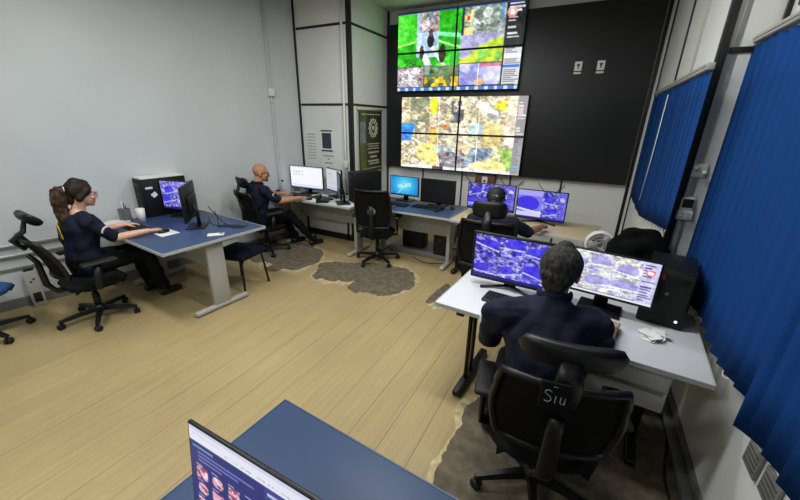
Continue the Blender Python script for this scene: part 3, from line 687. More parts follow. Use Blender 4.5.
# right-hand desk
monitor((-0.345, 2.26), R(-3), 0.50, 0.30, 0.965, p_violet(12, 3, 2, False), 'violet camera monitor left of the grey-haired man', res=(110, 70), stand='vee', bez=0.018)
monitor((0.205, 2.265), R(-8.5), 0.495, 0.255, 0.985, p_violet(17, 3, 2, True, True), 'white camera-grid monitor right of the grey-haired man', res=(120, 76), strength=1.15, tilt=0.05)

# video wall
b = MB(); b.box(((-3.095 + 0.46) / 2, 5.405, 2.14), (3.55, 0.07, 2.09), bev=0.003)
VW = tag(centre(b.build('mounting_board', M['board'])), 'huge black panel covering the back wall behind the video wall', 'wall panel')
def vwall(x, z, w, h, paint, sub, label, yaw=0, roll=0.0):
    e = empty('video_wall_display', (x, 5.33, z), 0, label, 'display', 'video wall displays')
    q = MB(); q.box((0, 0, 0), (w, 0.055, h), ry(roll), bev=0.003); q.build('housing', M['black'], e)
    screen_obj('screen', w - 0.022, h - 0.022, (0, -0.029, 0), paint, 72, 44, e, 1.25, sub, rot=ry(roll))
    q = MB(); q.box((0, 0.035, 0), (0.3, 0.02, 0.3)); q.build('bracket', M['profile'], e)
pos = {(0, 0): 'upper left', (1, 0): 'upper right', (0, 1): 'lower left', (1, 1): 'lower right'}
for i in range(2):
    for j in range(2):
        vwall(-2.41 + 0.925 * i, 3.035 - 0.525 * j, 0.92, 0.52, p_upper, (.5 * i, .5 * i + .5, .5 * j, .5 * j + .5), '%s display of the top green-scene video wall block' % pos[(i, j)])
        vwall(-2.305 + 0.965 * i, 1.915 - 0.54 * j, 0.96, 0.535, p_lower, (.5 * i, .5 * i + .5, .5 * j, .5 * j + .5), '%s display of the bottom cream-coloured video wall block' % pos[(i, j)])
# two small white plates on the board
for x, l in ((-0.335, 'small white marked plate on the black panel, left one'), (-0.085, 'small white marked plate on the black panel, right one')):
    e = empty('wall_plate', (x, 5.37, 2.44), 0, l, 'plate', 'white plates on the black panel')
    q = MB(); q.box((0, -0.004, 0.065), (0.085, 0.008, 0.105), bev=0.002); q.build('plate', M['white'], e)
    q = MB(); q.poly([(-.022, .022), (.022, .022), (.008, -.006), (.006, -.03), (-.006, -.03), (-.008, -.006)], .0078, .0095, Matrix.Translation((0, 0, .068)) @ Matrix.Rotation(PI / 2, 4, 'X')); q.build('symbol', M['ink'], e)
    q = MB(); q.box((0, -0.004, -0.012), (0.085, 0.008, 0.022), bev=0.002); q.build('strip', M['white'], e)

# ---------------------------------------------------------------- notices, banner
def notice(x, z, w, h, label, seed, blocks, m='paper'):
    e = empty('notice_sheet', (x, YP - 0.001, z - h / 2), 0, label, 'notice', 'paper notices on the pillar')
    q = MB(); q.box((0, -0.003, h / 2), (w, 0.004, h)); q.build('sheet', M[m], e)
    q = MB()
    for (a, c, d, f) in blocks: q.box(((a + c) / 2 * w - w / 2, -0.0056, h - (d + f) / 2 * h), ((c - a) * w, 0.0016, (f - d) * h))
    q.build('print', M['edge'] if seed == 1 else M['inkl'] if seed == 3 else M['ink'], e)
notice(-3.86, 1.42, 0.22, 0.50, 'plain white paper notice on the pillar, left sheet', 1, [(.1, .9, .1 + .09 * k, .14 + .09 * k) for k in range(9)])
notice(-3.56, 1.52, 0.24, 0.34, 'white notice with dark printed block on the pillar, upper right sheet', 2, [(.05, .95, .04, .10), (.14, .86, .16, .82), (.05, .95, .88, .95)])
notice(-3.54, 1.21, 0.24, 0.23, 'white notice with dark heading on the pillar, lower right sheet', 3, [(.05, .95, .05, .14), (.4, .6, .24, .34), (.2, .8, .5, .6), (.4, .55, .78, .9)])
e = empty('banner', (XP + 0.020, 4.86, 1.05), R(90), 'dark green hanging banner with round emblem on the pillar side', 'banner')
q = MB(); q.box((0, 0, .46), (.64, .008, .90)); q.build('cloth', M['darkp'], e)
q = MB(); q.box((-.225, -.0052, .46), (.17, .002, .90)); q.build('green_field', M['green'], e)
q = MB(); q.box((-.235, -.0066, .60), (.15, .002, .30)); q.build('pale_field', M['violetp'], e)
q = MB()
for r in (.115, .075): q.tube([(.06 + r * .95 * math.cos(t * PI / 18), -.008, .66 + r * 1.1 * math.sin(t * PI / 18)) for t in range(36)], .008, 6, closed=True)
for k in range(12):
    a = k * PI / 6; q.tube([(.06 + .075 * math.cos(a), -.008, .66 + .085 * math.sin(a)), (.06 + .14 * math.cos(a), -.008, .66 + .15 * math.sin(a))], .008, 6)
q.lathe([(.001, 0), (.04, 0), (.04, .004), (.001, .004)], (.06, -.006, .66), 16, rx(PI / 2)); q.build('emblem', M['cream'], e)
q = MB(); rs = random.Random(4)
for z, x0, x1, hh in ((.43, -.12, .24, .016), (.395, -.08, .2, .016), (.36, -.10, .22, .016), (.30, -.08, .20, .034), (.235, -.03, .14, .034), (.17, -.10, .2, .026), (.13, -.06, .22, .026), (.86, -.26, .26, .016), (.06, -.24, .26, .014)):
    x = x0
    while x < x1: ww = .014 + rs.random() * .02; q.box((x + ww / 2, -.006, z), (ww, .003, hh * (0.7 + .3 * rs.random()))); x += ww + .007 + (.014 if rs.random() < .2 else 0)
q.build('lettering', M['cream'], e)
for z in (.925, 0): q = MB(); q.tube([(-.35, 0, z), (.35, 0, z)], .012, 8); q.build('rod', M['beigetop'], e)
q = MB(); q.box((0, 0.0, 0), (0.006, .30, .26)); o = tag(centre(q.build('paper_sheet', M['paper'])), 'white sheet taped to the pillar below the banner', 'paper'); o.location = (XP + .0032, 5.0, .74)

# conduits
q = MB(); q.tube([(LW(3.92) + .018, 3.92, z) for z in (0.1, 1.2, 2.4, CE)], .014, 10)
for z in (.5, 1.3, 2.05, 2.9): q.tube([(LW(3.92) + .018, 3.92, z - .012), (LW(3.92) + .018, 3.92, z + .012)], .019, 10)
e = tag(q.build('wall_conduit', M['wall']), 'grey vertical conduit on the left wall with junction box', 'conduit')
q = MB(); q.box((LW(3.92) + .028, 3.92, 2.17), (.05, .09, .10), rz(LA), bev=.006); q.build('junction_box', M['white'], e)
q = MB(); q.tube([(-3.20, YP - .03, z) for z in (0.78, 1.5, CE)], .017, 10)
e = tag(q.build('wall_conduit', M['panel']), 'pale vertical conduit at the pillar corner', 'conduit')
q = MB(); q.box((-3.20, YP - .03, 1.2), (.06, .05, .10), bev=.006); q.build('junction_box', M['white'], e)
for z, l in ((0.645, 'upper horizontal metal rail low on the left wall'), (0.545, 'lower horizontal metal rail low on the left wall')):
    q = MB(); q.tube([(LW(y) + .035, y, z) for y in (-.6, .5, 1.56)], .016, 10); tag(q.build('wall_rail', M['steel']), l, 'rail', 'metal rails on the left wall')
e = empty('power_column', (LW(1.06) + .09, 1.10, 0), LA + R(90), 'grey floor-standing power column with socket by the left wall', 'power column')
q = MB(); q.box((0, 0, .19), (.10, .06, .38), bev=.006); q.build('column_body', M['grey'], e)
q = MB(); q.box((0, -.032, .10), (.06, .006, .10), bev=.002); q.build('socket', M['blackm'], e)
q = MB(); q.box((-.012, -.031, .27), (.016, .006, .016)); q.box((.012, -.031, .295), (.016, .006, .016)); q.build('hole', M['blackm'], e)
q = MB(); q.box((0, .0, .39), (.07, .05, .02), bev=.004); q.build('plug', M['blackm'], e)

# ---------------------------------------------------------------- blinds
def blind(name, x, ys, ztop, zbot, label, pitch, tw, group='vertical blinds', special=None):
    e = empty(name, (x, ys[0], zbot(ys[0])), 0, label, 'blind', group)
    O = Vector((x, ys[0], zbot(ys[0]))); y0, y1 = ys
    q = MB(); q.box(Vector((x, (y0 + y1) / 2, ztop + .03)) - O, (.045, abs(y1 - y0) + .04, .04), bev=.006); q.box(Vector((x - .024, (y0 + y1) / 2, ztop + .035)) - O, (.006, abs(y1 - y0) + .04, .012)); q.build('head_rail', M['alu'], e)
    n = int(abs(y1 - y0) / pitch); ch = []
    for k in range(n + 1):
        y = y0 - pitch * (k + .45); zb = zbot(y); a = tw + 0.07 * math.sin(k * 1.7) + 0.06 * math.sin(k * 0.6)
        dx = 0
        if special and k in special: a, dx, zb2 = special[k]; zb += zb2
        d = Vector((-math.sin(a), -math.cos(a), 0)) * 0.0635; nn = Vector((math.cos(a), -math.sin(a), 0))
        c = Vector((x + dx, y, 0)) - Vector((O.x, O.y, 0))
        rg = []
        for t in range(8):
            z = ztop + (zb - ztop) * t / 7 - O.z
            rg.append([c + d * s + nn * (0.008 * (1 - s * s)) + nn * o + Vector((0, 0, z)) for s, o in ((-1, 0), (-.5, 0), (0, 0), (.5, 0), (1, 0), (1, .0015), (.5, .0015), (0, .0015), (-.5, .0015), (-1, .0015))])
        q = MB(); q.rings(rg, smooth=True); so = q.build('slat', M['blind'], e)
        ch.append(c + d * .9 + Vector((0, 0, zb + .01 - O.z)))
    q = MB()
    for k in range(min(len(ch) - 1, 9) if special else len(ch) - 1):
        a, c2 = ch[k], ch[k + 1]; mid = (a + c2) / 2 + Vector((-.01, 0, -.03))
        q.tube([a, a.lerp(mid, .5) + Vector((0, 0, -.008)), mid, c2.lerp(mid, .5) + Vector((0, 0, -.008)), c2], .0022, 5)
    q.build('bead_chain', M['white'], e)
    return e
blind('vertical_blind', 0.510, (4.95, 2.80), 2.12, lambda y: 1.02 + 0.15 * max(0, (3.9 - y)), 'blue vertical blind on the far window beside the black panel', .105, -.12)
blind('vertical_blind', 0.70, (2.85, 0.3), 2.255, lambda y: .81 + .02 * math.sin(y * 9), 'large blue vertical blind on the near window at the right edge', .108, -.22, special={11: (-.25, 0, 0), 12: (-.55, .015, -.10), 13: (-.3, 0, -.02)})
# pull cord and wand of the far blind
q = MB(); q.tube([(0.455, 3.66, 2.06), (0.455, 3.68, 1.6), (0.455, 3.75, 1.2)], .004, 6); tag(q.build('blind_cord', M['white']), 'pale pull cord hanging in front of the far blue blind', 'cord')

# ---------------------------------------------------------------- fittings on the right
e = empty('wall_hook', (0.615, YJ - .001, 1.53), 0, 'white wall hook fitting above the remote control', 'wall fitting')
q = MB(); q.box((0, -.008, .04), (.085, .016, .085), bev=.006); q.build('back_plate', M['white'], e)
q = MB(); q.lathe([(.001, 0), (.014, 0), (.016, .03), (.001, .032)], (-.022, -.014, .055), 12, rx(PI / 2)); q.lathe([(.001, 0), (.012, 0), (.014, .03), (.001, .032)], (.024, -.014, .03), 12, rx(PI / 2)); q.build('peg', M['white'], e)
e = empty('remote_control', (0.605, YJ - .001, 1.255), 0, 'white remote control with black screen in a wall holder', 'remote control')
q = MB(); q.box((0, -.016, .075), (.078, .03, .15), bev=.012); q.build('casing', M['white'], e)
q = MB(); q.box((0, -.0325, .108), (.056, .003, .055), bev=.001); q.build('display', M['blackm'], e)
q = MB(); q.box((0, -.020, .03), (.088, .038, .06), bev=.008); q.build('holder', M['white'], e)
q = MB()
for i in range(2):
    for j in range(2): q.box((-.016 + .032 * i, -.0405, .02 + .022 * j), (.02, .003, .011), bev=.001)
q.build('button', M['edge'], e)
for y, z, l in ((1.565, .60, 'grey vent plate low on the right wall, the farther one'), (1.415, .61, 'grey vent plate low on the right wall, the nearer one')):
    e = empty('wall_vent', (XN - .002, y, z - .06), R(-90), l, 'vent', 'grey vent plates')
    q = MB(); q.box((0, -.006, .06), (.115, .012, .12), bev=.003); q.build('plate', M['greyd'], e)
    q = MB()
    for k in range(4): q.box((0, -.0125, .025 + .022 * k), (.09, .003, .008))
    q.build('louvre', M['greydd'], e)

# ---------------------------------------------------------------- things on the desks
DZ = 0.7405
def keyboard(x, y, a, label, m='black', z=DZ, w=.44):
    e = empty('keyboard', (x, y, z), a, label, 'keyboard', 'keyboards')
    q = MB(); q.box((0, 0, .009), (w, .145, .018), bev=.005); q.build('case', M[m], e)
    q = MB()
    for r in range(5):
        for c in range(16): q.box((-w * .455 + w * .91 * (c + .5) / 16, .048 - .024 * r, .021), (w * .91 / 16 - .004, .019, .007), bev=0)
    q.build('keys', M['blackm'] if m != 'blackm' else M['black'], e)
def mouse(x, y, a, label, m='black', z=DZ):
    e = empty('computer_mouse', (x, y, z), a, label, 'mouse', 'computer mice')
    q = MB(); q.ell((0, 0, .008), (.031, .054, .026)); 
    for v in q.bm.verts: v.co.z = max(v.co.z, 0)
    q.build('shell', M[m], e)
    q = MB(); q.lathe([(.001, -.003), (.006, -.003), (.006, .003), (.001, .003)], (0, .028, .030), 10, ry(PI / 2)); q.build('wheel', M['greyd'], e)
def tower(x, y, a, d, label, z=DZ, m='black', group='computer towers', front=True):
    e = empty('computer_tower', (x, y, z), a, label, 'computer', group)
    q = MB(); q.box((0, 0, d[2] / 2), d, bev=.006); q.build('case', M[m], e)
    q = MB(); q.box((0, -d[1] / 2 - .003, d[2] / 2), (d[0] - .014, .008, d[2] - .02), bev=.003); f = q.build('front_panel', M['blackm'], e)
    q = MB(); q.box((0, -d[1] / 2 - .008, d[2] * .85), (d[0] * .75, .004, .035), bev=.001); q.build('drive_bay', M['black'], f)
    q = MB(); q.lathe([(.001, 0), (.009, 0), (.009, .004), (.001, .004)], (0, -d[1] / 2 - .006, d[2] * .6), 12, rx(PI / 2)); q.build('power_button', M['greyd'], f)
    return e
# left desk
t = tower(-4.385, 2.33, LA + R(4), (.20, .47, .43), 'black computer tower with paper tags standing on the left desk')
q = MB(); q.box((.101, -.16, .33), (.003, .07, .022)); q.box((.1015, -.12, .25), (.003, .055, .05), rx(.6)); o = q.build('paper_tag', M['paper'], t); o['label'] = 'white paper tags'
q = MB(); q.box((0, 0, .006), (.21, .46, .012), rz(.03)); o = tag(q.build('paper_stack', M['paper']), 'white papers lying on top of the left computer tower', 'papers'); o.location = (-4.39, 2.33, DZ + .431); o.rotation_euler = (0, 0, LA + R(5))
keyboard(-3.98, 1.80, R(-4), "black keyboard under the woman's left hand")
q = MB(); q.box((0, 0, .002), (.20, .17, .004), bev=.001); o = tag(q.build('mouse_pad', M['paper']), "white sheet under the woman's mouse hand", 'mouse pad'); o.location = (-3.59, 1.86, DZ); o.rotation_euler = (0, 0, R(-4))
mouse(-3.62, 1.86, R(-4), "black mouse under the woman's right hand", z=DZ + .0042)
q = MB(); q.lathe([(.034, 0), (.044, .15), (.042, .15), (.032, .004), (.001, .004)], n=18); o = tag(q.build('cup', M['white']), 'white plastic cup beside the left computer tower', 'cup'); o.location = (-4.19, 1.96, DZ)
e = empty('pen_holder', (-4.39, 1.90, DZ), R(10), 'grey file holder with pens behind the white cup', 'holder')
q = MB(); q.box((0, 0, .004), (.08, .08, .008)); 
for s in (-1, 1): q.box((s * .038, 0, .07), (.004, .08, .14)); q.box((0, s * .038, .07), (.08, .004, .14))
q.build('bin', M['greyd'], e)
for k in range(3):
    q = MB(); q.tube([(-.015 + .015 * k, 0, .01), (-.02 + .022 * k, .01, .22 - .02 * k)], .004, 6); q.build('pen', M['ink' if k else 'white'], e)
q = MB()
for k in range(4): q.box((.004 * k, .003 * k, .002 + .004 * k), (.21, .30, .0035), rz(.1 * k))
o = tag(q.build('paper_stack', M['paper']), 'loose white papers on the left desk in front of the woman', 'papers'); o.location = (-4.36, 1.72, DZ); o.rotation_euler = (0, 0, R(8))
e = empty('power_adapter', (-3.11, 2.06, DZ), R(-42), 'small white device lying near the left desk corner', 'device')
q = MB(); q.box((0, 0, .009), (.07, .15, .018), bev=.006); q.build('body', M['white'], e); q = MB(); q.box((.0, .05, .019), (.035, .03, .003)); q.build('slot', M['greyd'], e)
q = MB()
for k in range(3):
    pts = []
    for i in range(14):
        t_ = i / 13; pts.append((-3.46 + .36 * t_ + .03 * math.sin(9 * t_ + k), 2.26 + .14 * t_ + .05 * math.sin(6 * t_ + 2 * k), DZ + .006 + (.20 - .05 * k) * max(0, 1 - 3.2 * t_) ** 2))
    q.tube(pts, .0045, 6)
tag(q.build('monitor_cables', M['blackm']), 'black cables trailing behind the edge-on monitor', 'cable')
# bald man's desk
keyboard(-3.78, 3.93, R(-6), 'black keyboard in front of the bald man', w=.42)
keyboard(-3.36, 3.95, R(-12), 'black keyboard right of the bald man, before the pale-page monitor', w=.36)
mouse(-3.46, 3.80, 0, "black mouse under the bald man's hand")
e = empty('desk_phone', (-3.20, 3.79, DZ + .011), R(25), 'black desk telephone at the pillar desk front', 'telephone')
q = MB(); q.box((0, 0, .02), (.17, .17, .04), rx(.12), bev=.008); q.build('phone_base', M['black'], e); q = MB(); q.tube([(-.06, -.08, .05), (-.06, 0, .062), (-.06, .08, .06)], [.022, .014, .022], 8); q.build('handset', M['blackm'], e)
q = MB(); q.box((0, 0, .001), (.21, .28, .002)); o = tag(q.build('paper_sheet', M['paper']), 'white sheet on the pillar desk between keyboards', 'paper'); o.location = (-3.52, 4.0, DZ); o.rotation_euler = (0, 0, .3)
e = empty('water_bottle', (-4.02, 3.86, DZ), 0, 'clear bottle with black cap beside the white-page monitor', 'bottle')
q = MB(); q.lathe([(.028, 0), (.032, .01), (.032, .14), (.018, .18), (.013, .20), (.001, .20)], n=18); q.build('bottle_body', M['edge'], e); q = MB(); q.lathe([(.015, .20), (.016, .225), (.001, .226)], n=14); q.build('bottle_cap', M['blackm'], e)
q = MB(); q.lathe([(.028, 0), (.034, .09), (.032, .09), (.026, .004), (.001, .004)], n=18); o = tag(q.build('cup', M['blackm']), 'black cup beside the clear bottle', 'cup'); o.location = (-4.012, 3.745, DZ)
tower(-2.745, 4.17, R(-32), (.20, .42, .42), 'black computer tower at the pillar corner behind the empty chair')
# blue desk
keyboard(-2.30, 4.19, R(-3), 'black keyboard before the cyan monitor', w=.44); keyboard(-1.80, 4.24, R(-2), 'black keyboard before the switched-off monitor', w=.44)
mouse(-1.63, 4.13, 0, 'black mouse on the blue desk before the switched-off monitor'); mouse(-1.50, 4.36, .3, 'black mouse near the beige desk edge')
keyboard(-2.38, 3.99, R(4), 'pale worn keyboard at the front edge of the blue desk', m='greyd', w=.36)
# under the blue desk
for x, y, l, d in ((-2.10, 4.52, 'black computer tower on the floor under the blue desk, left one', (.34, .18, .34)), (-1.62, 4.50, 'black computer tower on the floor under the blue desk, right one', (.2, .4, .36))):
    tower(x, y, 0, d, l, z=.08, group='towers under the blue desk')
q = MB(); q.box((0, 0, .0375), (1.0, .44, .075), bev=.006); o = tag(q.build('floor_plinth', M['greyd']), 'low grey plinth under the blue desk towers', 'plinth'); o.location = (-1.93, 4.53, 0)
q = MB(); q.tube([(-2.0 + .5 * t / 12, 4.24 - .12 * math.sin(PI * t / 12), .006) for t in range(13)], .005, 6); tag(q.build('floor_cable', M['blackm']), 'thin black cable curving on the floor under the blue desk', 'cable')
# back wall box
e = empty('junction_cabinet', (-1.36, YB - .001, .88), 0, 'red-brown wall box with white socket above the violet monitor', 'wall box')
q = MB(); q.box((0, -.05, .10), (.30, .10, .20), bev=.004); q.build('box', M['wood'], e); q = MB(); q.box((0, -.104, .11), (.085, .01, .13), bev=.003); so = q.build('socket', M['white'], e)
q = MB(); q.box((0, -.110, .11), (.03, .004, .03)); q.build('socket_hole', M['blackm'], so)
q = MB()
for k in range(3): q.tube([(-1.7 + .35 * t / 8 + k * .55, YB - .02, 1.06 - .14 * math.sin(PI * t / 8) - .02 * k) for t in range(9)], .004, 6)
tag(q.build('wall_cables', M['blackm']), 'black cables hanging from the black panel to the monitors', 'cable')
# right-hand desk things
keyboard(-0.26, 2.10, R(-6), 'black keyboard at the left of the grey-haired man', w=.40)
keyboard(0.08, 2.10, R(-6), 'black keyboard in front of the white camera-grid monitor', w=.28)
mouse(0.282, 2.045, R(-4), "black mouse under the grey-haired man's right hand")
q = MB()
for k in range(9):
    r_ = random.Random(k); q.box((r_.uniform(-.035, .035), r_.uniform(-.025, .025), .008 + .005 * (k % 4)), (.085, .06, .004), rz(r_.uniform(0, 3)) @ rx(r_.uniform(-.25, .25)) @ ry(r_.uniform(-.2, .2)), bev=.001)
for v in q.bm.verts: v.co.z = max(v.co.z, .0006)
o = tag(q.build('paper_tissue', M['paper']), 'crumpled white tissue on the white desk beside the black tower', 'tissue'); o.location = (0.48, 2.10, DZ)
t = tower(0.545, 2.44, R(-10), (.22, .34, .34), 'large black tower under the blue blind at the white desk end')
q = MB(); q.box((-.055, -.180, .30), (.06, .004, .03)); o = q.build('sticker', M['red'], t); o['label'] = 'red sticker'
q = MB(); q.lathe([(.001, 0), (.008, 0), (.001, .004)], (.075, -.1785, .05), 10, rx(PI / 2)); o = q.build('indicator_light', M['led'], t); o['label'] = 'small white light'
# fan in the corner
e = empty('pedestal_fan', (0.21, 3.46, 0), R(8), 'round white fan in the back right corner, half hidden by the black jacket', 'fan')
FZ = .665
q = MB(); q.lathe([(.16, 0), (.165, .02), (.05, .035), (.02, .05), (.001, .05)], n=24); q.build('fan_base', M['white'], e)
q = MB(); q.tube([(0, .05, .03), (0, .05, .80)], .013, 10); q.build('pole', M['white'], e)
q = MB(); q.lathe([(.001, -.0), (.045, .0), (.05, .05), (.03, .09), (.001, .09)], (0, .02, .155 + FZ), 16, rx(-PI / 2)); q.build('motor', M['white'], e)
q = MB(); q.tube([(.112 * math.cos(t * PI / 16), -.01, .155 + FZ + .112 * math.sin(t * PI / 16)) for t in range(32)], .013, 8, closed=True)
q.tube([(.112 * math.cos(t * PI / 16), .04, .155 + FZ + .112 * math.sin(t * PI / 16)) for t in range(32)], .008, 8, closed=True); q.build('rim', M['white'], e)
q = MB()
for r_ in (.03, .055, .08, .09): q.tube([(r_ * math.cos(t * PI / 12), -.02 + .08 * r_, .155 + FZ + r_ * math.sin(t * PI / 12)) for t in range(24)], .002, 5, closed=True)
for k in range(16): a = k * PI / 8; q.tube([(.02 * math.cos(a), -.02, .155 + FZ + .02 * math.sin(a)), (.112 * math.cos(a), -.01, .155 + FZ + .112 * math.sin(a))], .002, 5)
q.build('grille', M['edge'], e)
q = MB()
for k in range(3):
    a = k * 2 * PI / 3
    q.sheet(lambda u, v: (math.cos(a + (v - .5) * 1.5) * (.02 + .08 * u), .012 + .03 * (v - .5), .155 + FZ + math.sin(a + (v - .5) * 1.5) * (.02 + .08 * u)), 5, 5, .002)
q.lathe([(.001, 0), (.022, 0), (.02, .02), (.001, .02)], (0, .02, .155 + FZ), 14, rx(PI / 2)); q.build('blades', M['greyd'], e)
# jacket over a chair behind the white desk
e = empty('side_chair', (0.38, 2.72, 0), R(180), 'black chair hidden under a heaped black jacket in the corner', 'chair')
q = MB(); q.box((0, 0, .44), (.34, .40, .07), bev=.03); q.build('seat', M['cush'], e)
q = MB(); q.box((0, -.17, .74), (.34, .04, .40), bev=.02); q.build('backrest', M['cush'], e)
for sx in (-1, 1):
    for sy in (-1, 1): q = MB(); q.tube([(sx * .15, sy * .17, .42), (sx * .16, sy * .18, .0)], .013, 8); q.build('leg', M['black'], e)

# ---------------------------------------------------------------- people
def remesh(o, vox, smooth=3, fac=0.5, disp=None):
    m = o.modifiers.new('r', 'REMESH'); m.mode = 'VOXEL'; m.voxel_size = vox; m.use_smooth_shade = True
    if smooth: s = o.modifiers.new('s', 'SMOOTH'); s.factor = fac; s.iterations = smooth
    dg = bpy.context.evaluated_depsgraph_get(); dg.update()
    me = bpy.data.meshes.new_from_object(o.evaluated_get(dg), depsgraph=dg)
    mats = list(o.data.materials); o.modifiers.clear(); o.data = me; me.materials.clear()
    for x in mats: me.materials.append(x)
    if disp:
        amp, sc, st = disp
        N = [v.normal.copy() for v in me.vertices]
        for v, n in zip(me.vertices, N):
            p = Vector((v.co.x * sc * st[0], v.co.y * sc * st[1], v.co.z * sc * st[2]))
            v.co += n * amp * mnoise.noise(p)
    me.polygons.foreach_set('use_smooth', [True] * len(me.polygons))
    return o
def loft(q, secs, n=20):
    """secs: (centre, xaxis, yaxis, rx, ry); superelliptic rings"""
    rg = []
    for c, X, Y, a, d in secs:
        ring = []
        for j in range(n):
            t = 2 * PI * j / n; cx, cy = math.cos(t), math.sin(t)
            ring.append(Vector(c) + X * (math.copysign(abs(cx) ** .85, cx) * a) + Y * (math.copysign(abs(cy) ** .85, cy) * d))
        rg.append(ring)
    q.rings(rg); q.ell(secs[0][0], (secs[0][3] * .9, secs[0][4] * .9, .05)); return q
def hand(q, W, d, n, side, curl=0.5, spread=0.12, sc=1.0):
    """W wrist, d forward, n palm-facing direction, side = towards the thumb"""
    d = d.normalized(); side = (side - d * side.dot(d)).normalized(); n = (n - d * n.dot(d) - side * n.dot(side)).normalized()
    offs = (.030, .010, -.010, -.028); Ls = (.068, .076, .070, .054)
    for o_, L in zip(offs, Ls):
        K = W + d * (.088 - .1 * abs(o_ - .008)) * sc + side * o_ * sc
        q.cap(W + d * .015 + side * o_ * .55 * sc, K, .014 * sc, .0115 * sc, 10)
        dd = (d + side * o_ * spread * 14).normalized(); p = K; a = curl * .55
        for k, f in enumerate((.45, .31, .24)):
            ax = dd * math.cos(a) + n * math.sin(a); e_ = p + ax * L * f * sc
            q.cap(p, e_, (.0095 - .0008 * k) * sc, (.0088 - .0008 * k) * sc, 10); p = e_; a += curl * .75
    p = W + d * .022 * sc + side * .022 * sc; a1 = (d * .62 + side * .72 + n * .25).normalized(); a2 = (d * .9 + side * .3 + n * .3).normalized()
    q.cap(W + d * .01 + side * .012, p, .015 * sc, .014 * sc, 10); q.cap(p, p + a1 * .042 * sc, .0135 * sc, .0105 * sc, 10); q.cap(p + a1 * .042 * sc, p + a1 * .042 * sc + a2 * .034 * sc, .0105 * sc, .0085 * sc, 10)
def person(root, yaw, label, P, skin, sc=1.0, female=False, sleeve=0.75, shirt_m='shirt'):
    """P holds world-space joints; everything is built about the root"""
    e0 = Vector((root[0], root[1], 0)); g = {k: (Vector(v) - e0) for k, v in P.items() if isinstance(v, tuple) and len(v) == 3}
    X = Vector((math.cos(yaw), math.sin(yaw), 0)); F = Vector((-X.y, X.x, 0))
    sp = [g['pelvis'], g['pelvis'].lerp(g['chest'], .45) - F * .01, g['chest'], g['neck']]
    sh = (g['sl'] - g['sr']); shX = (g['sr'] - g['sl']).normalized()
    bw = .9 if female else 1.0
    up = (g['neck'] - g['chest']).normalized(); cF = shX.cross(up) * -1.0
    if cF.dot(F) < 0: cF = -cF
    up0 = (sp[1] - sp[0]).normalized()
    def torso(q, inf=0.0, neck=True):
        secs = [(sp[0] - up0 * .08, X, F, .165 * bw + inf, .115 + inf), (sp[0], X, F, (.178 if female else .172) + inf, .125 + inf), (sp[0].lerp(sp[1], .5), X, F, .162 * bw + inf, .120 + inf), (sp[1], X, F, .150 * bw + inf, .112 + inf),
                (sp[1].lerp(sp[2], .55), shX, cF, .168 * bw + inf, .122 + inf), (sp[2], shX, cF, .182 * bw + inf, .125 + inf), (sp[2].lerp(sp[3], .45), shX, cF, .165 * bw + inf, .105 + inf), (sp[2].lerp(sp[3], .75), shX, cF, .11 * bw + inf, .08 + inf), (sp[3], shX, cF, .062 + inf, .062 + inf)]
        loft(q, secs if neck else secs[:-1])
        for s in ('sl', 'sr'): q.cap(sp[2].lerp(sp[3], .55), g[s], .075 * bw + inf, .066 * bw + inf)
    # ---- body
    q = MB(); torso(q, -.012)
    hc = g['head']; ha = P.get('head_rot', (0, 0)); Hm = rz(yaw + ha[0]) @ rx(ha[1]); T = lambda p: hc + Hm @ Vector(p)
    q.cap(sp[3] - up * .06, T((0, -.025, -.05)), .060 * bw, .054 * bw)
    q.ell(T((0, -.014, .03)), (.076, .096, .088), Hm, 22, 16); q.ell(T((0, .026, -.035)), (.059, .066, .076), Hm, 18, 12); q.ell(T((0, .064, -.093)), (.026, .022, .02), Hm)
    q.cap(T((0, .088, .004)), T((0, .106, -.032)), .010, .0135); q.ell(T((0, .094, -.038)), (.019, .012, .009), Hm)
    q.ell(T((0, .079, .024)), (.052, .014, .011), Hm)
    for s in (-1, 1):
        q.ell(T((s * .077, -.012, -.008)), (.011, .021, .033), Hm); q.ell(T((s * .040, .066, -.028)), (.022, .018, .018), Hm)
    q.ell(T((0, .086, -.062)), (.023, .011, .0065), Hm); q.ell(T((0, .084, -.071)), (.020, .011, .006), Hm)
    for s, w_, el, h_, td in (('sl', 'wl', 'el', 'hl', 1), ('sr', 'wr', 'er', 'hr', -1)):
        q.cap(g[s], g[el], .050 * bw, .041 * bw); q.cap(g[el], g[el].lerp(g[w_], .35), .041 * bw, .042 * bw); q.cap(g[el].lerp(g[w_], .35), g[w_], .042 * bw, .028 * bw)
        d = Vector(P[h_][0]); n = Vector(P[h_][1]); hand(q, g[w_], d, n, Vector(P[h_][2]), P[h_][3], sc=.95 if female else 1.04)
    for s in 'lr':
        hip = g['pelvis'] + X * (.095 * (-1 if s == 'l' else 1)) - Vector((0, 0, .01)); q.cap(hip, g['k' + s], .072, .052); q.cap(g['k' + s], g['a' + s], .050, .036)
    body = remesh(q.build('person', M[skin]), .0052, 2)
    body.location = e0; tag(body, label, 'person', 'people at the desks')
    # ---- shirt
    q = MB(); torso(q, .010, not female)
    for s, el, w_ in (('sl', 'el', 'wl'), ('sr', 'er', 'wr')):
        m = g[s].lerp(g[el], min(1, sleeve)); q.cap(g[s], m, .070 * bw, .060 * bw)
        if sleeve > 1: q.cap(g[el], g[el].lerp(g[w_], sleeve - 1), .058 * bw, .05 * bw)
    s_ = remesh(q.build('shirt', M[shirt_m], body), .0075, 3, disp=(.018, 13, (1, 1, .8)))
    cz = -.05 if female else 0
